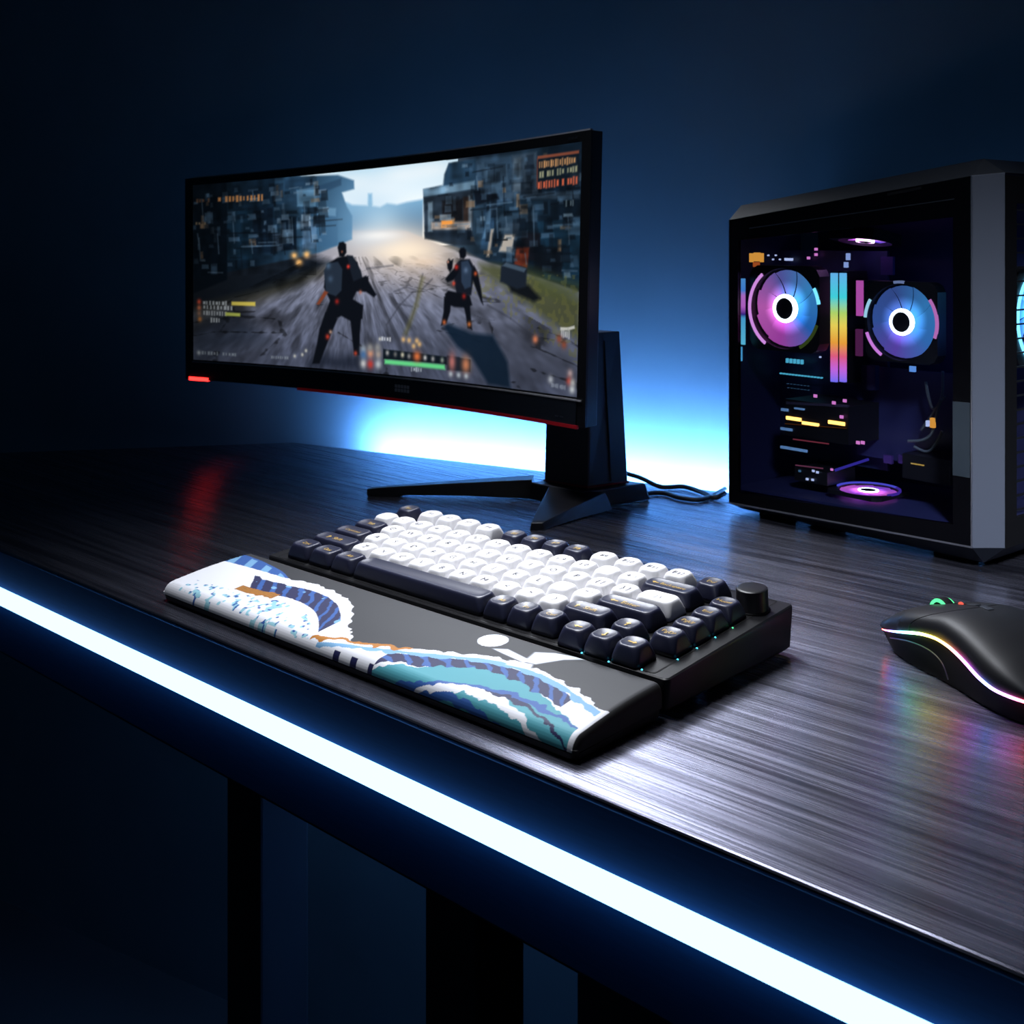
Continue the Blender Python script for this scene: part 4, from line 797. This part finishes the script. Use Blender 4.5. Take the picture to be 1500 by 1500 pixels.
row('heatsink_fin', (-0.224,0.1103), (-0.1975,0.1104), 7, .075, M_['bdot'], .5); row('heatsink_fin', (-0.2233,0.1066), (-0.1975,0.1067), 7, .075, M_['bdot'], .5)
# graphics card lying across the board
g = lit('graphics_card', [(-0.191,0.1039),(-0.1262,0.0722)], .03, .05, M_['black'])
sbar('card_edge', (-0.1892,0.0994), (-0.1258,0.1035), .0022, .0290, mat('card_edge_grey', (.10, .09, .14), .35, metal=.5), g)
sbar('card_edge', (-0.1819,0.0693), (-0.1453,0.0702), .0009, .0290, glow('pink_line', lin((190, 80, 100)), .30), g)
for q in ([(-0.1892,0.089),(-0.1736,0.0861)], [(-0.1725,0.0865),(-0.1553,0.084)], [(-0.1457,0.0907),(-0.1295,0.0878)]): lit('amber_light', q, .029, .0012, M_['amber'], g)
sbar('card_slit', (-0.1906,0.0819), (-0.1278,0.0857), .0005, .0290, glow('amber_line', lin((120, 66, 30)), .35), g)
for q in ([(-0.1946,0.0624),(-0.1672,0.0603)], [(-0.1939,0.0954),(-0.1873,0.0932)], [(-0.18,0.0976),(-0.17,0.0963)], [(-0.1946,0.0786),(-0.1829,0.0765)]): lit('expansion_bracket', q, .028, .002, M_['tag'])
for p, m in zip([(-0.1574,0.11),(-0.1388,0.1062),(-0.1281,0.1091),(-0.1153,0.076),(-0.1108,0.0766),(-0.1312,0.0953)], ('pdot',) * 6): dot(p, .0016, M_[m], .027)
lit('storage_slab', [(-0.1808,0.0457),(-0.1471,0.0346)], .03, .04, M_['black']); sbar('edge_light', (-0.1794,0.0471), (-0.1512,0.0485), .0009, .0290, glow('pink_edge', lin((150, 80, 110)), .4))
for p, m in zip([(-0.1743,0.0434),(-0.1602,0.0456),(-0.156,0.0451),(-0.1665,0.0376),(-0.1609,0.0379),(-0.1415,0.0496)], ('bdot', 'wdot', 'wdot', 'wdot', 'wdot', 'pdot')): dot(p, .0011, M_[m], .028)
mb = MB(); q0, q1 = (-0.1396,0.0491), (-0.1202,0.0589); mb.tube([(q0[0], .03, q0[1]), (q1[0], .05, q1[1])], .0011); obj('edge_light', mb, glow('violet_edge', lin((70, 60, 190)), .55), pc)
# right bay: loop of sleeved cables, power supply
for k, pts in enumerate(([(-0.0835,0.0791),(-0.0712,0.0814),(-0.0628,0.0874),(-0.0592,0.0993),(-0.0544,0.1162)], [(-0.0798,0.0747),(-0.0682,0.0724),(-0.0604,0.0801),(-0.055,0.0906)], [(-0.0712,0.1282),(-0.0682,0.1147),(-0.064,0.107),(-0.0544,0.1178)], [(-0.058,0.1376),(-0.0586,0.1185),(-0.064,0.107),(-0.0773,0.0877)])):
    mb = MB(); mb.tube(bez([(p[0], .05 + .003 * k, p[1]) for p in pts], 8), .0012, 8); obj('sleeved_cable', mb, M_['sleeve'], pc, smooth=180)
lit('connector', [(-0.0622,0.1008),(-0.0586,0.0931)], .047, .003, M_['ambd']); lit('connector', [(-0.0658,0.0982),(-0.064,0.0935)], .047, .003, M_['wdot'])
b = lit('power_supply', [(-0.0822,0.0705),(-0.0404,0.0509)], .04, .06, M_['black'])
row('gold_mark', (-0.0742,0.0641), (-0.0621,0.0632), 4, .039, glow('gold_mark', lin((220, 180, 90)), .6), .8)
lit('indicator', [(-0.0661,0.1435),(-0.0613,0.1391)], .024, .002, glow('blue_square', lin((110, 170, 250)), .8))
lit('bracket', [(-0.1219,0.2287),(-0.1101,0.2133)], .07, .003, M_['purple']); lit('bracket', [(-0.1192,0.0605),(-0.1114,0.0536)], .07, .003, M_['purple']); lit('bracket', [(-0.1049,0.0626),(-0.0991,0.0554)], .07, .003, M_['purple'])
lit('riser', [(-0.1286,0.1364),(-0.1206,0.1157)], .06, .006, M_['interior'])
# floor plate, then a grey panel standing in for a reflection on the side
mb = MB(); mb.rings([[(s, y, zb(s) + .012) for s, y in ((sL, .006), (sR, .006), (sR, DEP - .008), (sL, DEP - .008))], [(s, y, zb(s) + .014) for s, y in ((sL, .006), (sR, .006), (sR, DEP - .008), (sL, DEP - .008))]]); obj('floor_plate', mb, M_['interior'], pc)
fr('painted_reflection', [(-0.0151,0.1233),(-0.0016,0.1237),(-0.0016,0.0687),(-0.0151,0.0686)], mat('painted_reflection', (.06, .08, .10), .3, metal=.5), -.0004, .001)
fr('top_vent', [(-0.0701,0.2794),(-0.0408,0.2837),(-0.0408,0.2816),(-0.0701,0.2773)], M_['rubber'], -.0004, .001)
# ------------------------------------------------------------------ mouse
MO = (.373, .1765); MA = math.radians(-27)
mouse = thing('mouse', 'black computer mouse with a rainbow light line and green scroll wheel on the desk', 'mouse', (*MO, 0), MA)
ML_ = .135
def cr(s, xs_, ys_):
    k = np.linspace(0, ML_, 253); y = np.interp(k, xs_, ys_); w_ = np.hanning(33); w_ /= w_.sum(); return float(np.interp(s, k, np.convolve(np.pad(y, 16, mode='edge'), w_, 'valid')))
def endr(s, s1): return 1. if s < s1 else math.sqrt(max(1 - ((s - s1) / (ML_ - s1)) ** 2, 0))
def wid(s): return cr(s, [0, .01, .03, .055, .09, ML_], [.0235, .0265, .0285, .0285, .0330, .033]) * endr(s, .098) * min(1, .93 + s * 9)
def hei(s): return .004 + (cr(s, [0, .008, .02, .036, .057, .072, .087, .11, ML_], [.0150, .0240, .0308, .0355, .0402, .0395, .0360, .028, .02]) - .004) * endr(s, .100)
def zst(s): return min(cr(s, [0, .012, .03, .042, .053, .066, .078, .09, .10, .115, ML_], [.0105, .0150, .0208, .0238, .0250, .0243, .0215, .0172, .0148, .0140, .013]), hei(s) - .001)
def shell_pt(s, ph, k=0.):
    w_, h_, z_ = wid(s), hei(s), zst(s); c_, s_ = math.cos(ph), max(math.sin(ph), 0)
    bul = .0022 * math.sin(min(ph, PI - ph) * 2) if s > .02 else 0
    if s < .03: q_ = (1 - s / .03) ** 2; w_ *= 1 - .16 * q_; s = s - .0075 * q_
    return (s, -(w_ + bul - k) * math.copysign(abs(c_) ** .72, c_), z_ + (h_ - z_ - k) * s_ ** .74)
def split(ph): return .031 + .026 * math.sin(ph) ** 2
def patch(name, s0f, s1f, p0, p1, ns, npn, m, parent):
    """an outer skin with its own thickness"""
    mb = MB(); out = [[shell_pt(s0f(p) + (s1f(p) - s0f(p)) * i / (ns - 1), p) for i in range(ns)] for p in np.linspace(p0, p1, npn)]
    inn = [[shell_pt(s0f(p) + (s1f(p) - s0f(p)) * i / (ns - 1), p, .0012) for i in range(ns)] for p in np.linspace(p0, p1, npn)]
    vs = [q for r in out for q in r] + [q for r in inn for q in r]; o_ = ns * npn; fs = []
    for j in range(npn - 1):
        for i in range(ns - 1):
            a = j * ns + i; fs += [(a, a + 1, a + ns + 1, a + ns), (o_ + a, o_ + a + ns, o_ + a + ns + 1, o_ + a + 1)]
    bd = [i for i in range(ns)] + [j * ns + ns - 1 for j in range(1, npn)] + [(npn - 1) * ns + i for i in range(ns - 2, -1, -1)] + [j * ns for j in range(npn - 2, 0, -1)]
    for a, b in zip(bd, bd[1:] + bd[:1]): fs.append((a, b, o_ + b, o_ + a))
    mb.add(vs, fs); return obj(name, mb, m, parent, smooth=40)
EPS = .0005
patch('palm_shell', lambda p: split(p) + EPS, lambda p: ML_ - .0006, .02, PI - .02, 48, 41, M_['mouse'], mouse)
patch('button', lambda p: .0004, lambda p: split(p) - EPS, .02, PI / 2 - .012, 26, 22, M_['mouse'], mouse); patch('button', lambda p: .0004, lambda p: split(p) - EPS, PI / 2 + .012, PI - .02, 26, 22, M_['mouse'], mouse)
# lower body with a waisted side
mb = MB(); rs = []
for i in range(60):
    s = .001 + (ML_ - .002) * (i / 59) ** 1; z_ = zst(s); w_ = wid(s) - .0006; wa = 1 - .10 * math.exp(-((s - .04) / .022) ** 2); q_ = max(0, 1 - s / .03) ** 2; w_ *= 1 - .14 * q_
    side = [(w_ * .86, .0008), (w_ * .90 * wa, .003), (w_ * .93 * wa, z_ * .45), (w_ * .96, z_ * .8), (w_ * .985, z_), (w_ * .9, z_ + (hei(s) - z_) * .25), (w_ * .6, z_ + (hei(s) - z_) * .55)]
    fx = lambda z: s - .0072 * q_ * min(1, z / z_)
    rs.append([(fx(z), y, z) for y, z in side] + [(fx(z), -y, z) for y, z in reversed(side)])
mb.rings(rs); obj('lower_body', mb, M_['rubber'], mouse, smooth=50)
M_['rain'] = ramp_glow('rainbow_line', [(0, (255, 90, 80)), (.05, (150, 90, 230)), (.13, (120, 180, 255)), (.24, (120, 240, 170)), (.34, (240, 235, 90)), (.46, (255, 190, 90)), (.55, (255, 120, 150)), (.64, (225, 110, 255)), (.74, (110, 150, 255)), (.84, (235, 130, 235)), (.92, (255, 80, 70))], 13, 0, .002, .128)
for sg in (-1, 1):
    mb = MB(); pts = []; rad = []
    for i in range(70):
        s = .003 + (ML_ - .005) * i / 69; q_ = max(0, 1 - s / .03) ** 2; pts.append((s - .0060 * q_, sg * (wid(s) * (1 - .13 * q_) + .0003), zst(s) - .0003)); rad.append(.00025 + .00055 * min(1, s / .03))
    mb.tube(pts, rad, 8); obj('light_line', mb, M_['rain'], mouse, smooth=180)
# side grip outline
mb = MB(); mb.tube(bez([(.010, -wid(.010) * .955, .0105), (.030, -wid(.03) * .955, .0150), (.046, -wid(.046) * .955, .0155), (.056, -wid(.056) * .945, .0120), (.060, -wid(.060) * .90, .004)], 8), .00035, 6); obj('grip_seam', mb, M_['grey'], mouse, smooth=180)
# wheel
ws = .026; wz = hei(ws) - .0052
mb = MB(); mb.lathe([(.0052, -.0032), (.0078, -.0032), (.0086, -.0022), (.0086, .0022), (.0078, .0032), (.0052, .0032)], 'y', (ws, 0, wz), 36, closed=True); wh_ = obj('scroll_wheel', mb, M_['rubber'], mouse, smooth=40)
M_['green'] = glow('green_ring', (.10, .85, .32), 1.6)
for y in (-.0031, .0031):
    mb = MB(); mb.lathe([(.0062, -.0006), (.0080, -.0006), (.0082, 0), (.0080, .0006), (.0062, .0006)], 'y', (ws, y, wz), 36, closed=True); obj('light_ring', mb, M_['green'], wh_, smooth=40)
mb = MB(); s = .040; mb.lathe([(.0014, -.001), (.0014, .0006), (.0006, .0011)], 'z', (s, 0, hei(s)), 14); obj('indicator', mb, glow('mouse_red', (1, .12, .08), 1.2), mouse, smooth=40)
for s in (.050, .060):
    mb = MB(); mb.rings([[(s - .0036 + .0072 * a, y, hei(s - .0036 + .0072 * a) + dz) for a, y in ((0, -.0022), (1, -.0022), (1, .0022), (0, .0022))] for dz in (-.001, .0007)]); obj('mode_button', mb, M_['grey'], mouse, bevel=.0004)
# ------------------------------------------------------------------ light
def area(name, loc, target, size, power, color, spread=180, sy=None):
    l = bpy.data.lights.new(name, 'AREA'); l.energy = power; l.color = color; l.size = size; l.spread = math.radians(spread)
    if sy: l.shape = 'RECTANGLE'; l.size_y = sy
    o = bpy.data.objects.new(name, l); COL.objects.link(o); o.location = loc
    o.rotation_euler = (Vector(target) - Vector(loc)).to_track_quat('-Z', 'Y').to_euler(); return o
area('added_highlight_light', (-.14, .36, .62), (.22, .0, 0), .13, .95, (.88, .92, 1.0), 58, .36)  # added area light above the monitor, placed for the desktop highlight; no fixture
area('added_overhead_light', (-.02, .02, 1.0), (.16, .01, 0), .30, 1.12, (.90, .93, 1.0), 46)  # added soft light overhead to brighten the key tops; no fixture
area('added_pillar_light', (1.05, -.62, .95), (.39, .33, .07), .18, .36, (.80, .86, 1.0), 17)  # added narrow light from the camera side to brighten the tower pillar
wd = bpy.data.worlds.new('world'); SC.world = wd; wd.use_nodes = True; bg = wd.node_tree.nodes['Background']; bg.inputs[0].default_value = (.05, .22, .45, 1); bg.inputs[1].default_value = .028
SC.view_settings.view_transform = 'Standard'; SC.view_settings.look = 'None'; SC.view_settings.exposure = 0; SC.view_settings.gamma = 1; SC.view_settings.use_curve_mapping = False
SC.cycles.use_denoising = True; SC.cycles.sample_clamp_indirect = 6; SC.cycles.max_bounces = 8; SC.cycles.caustics_reflective = False; SC.cycles.caustics_refractive = False
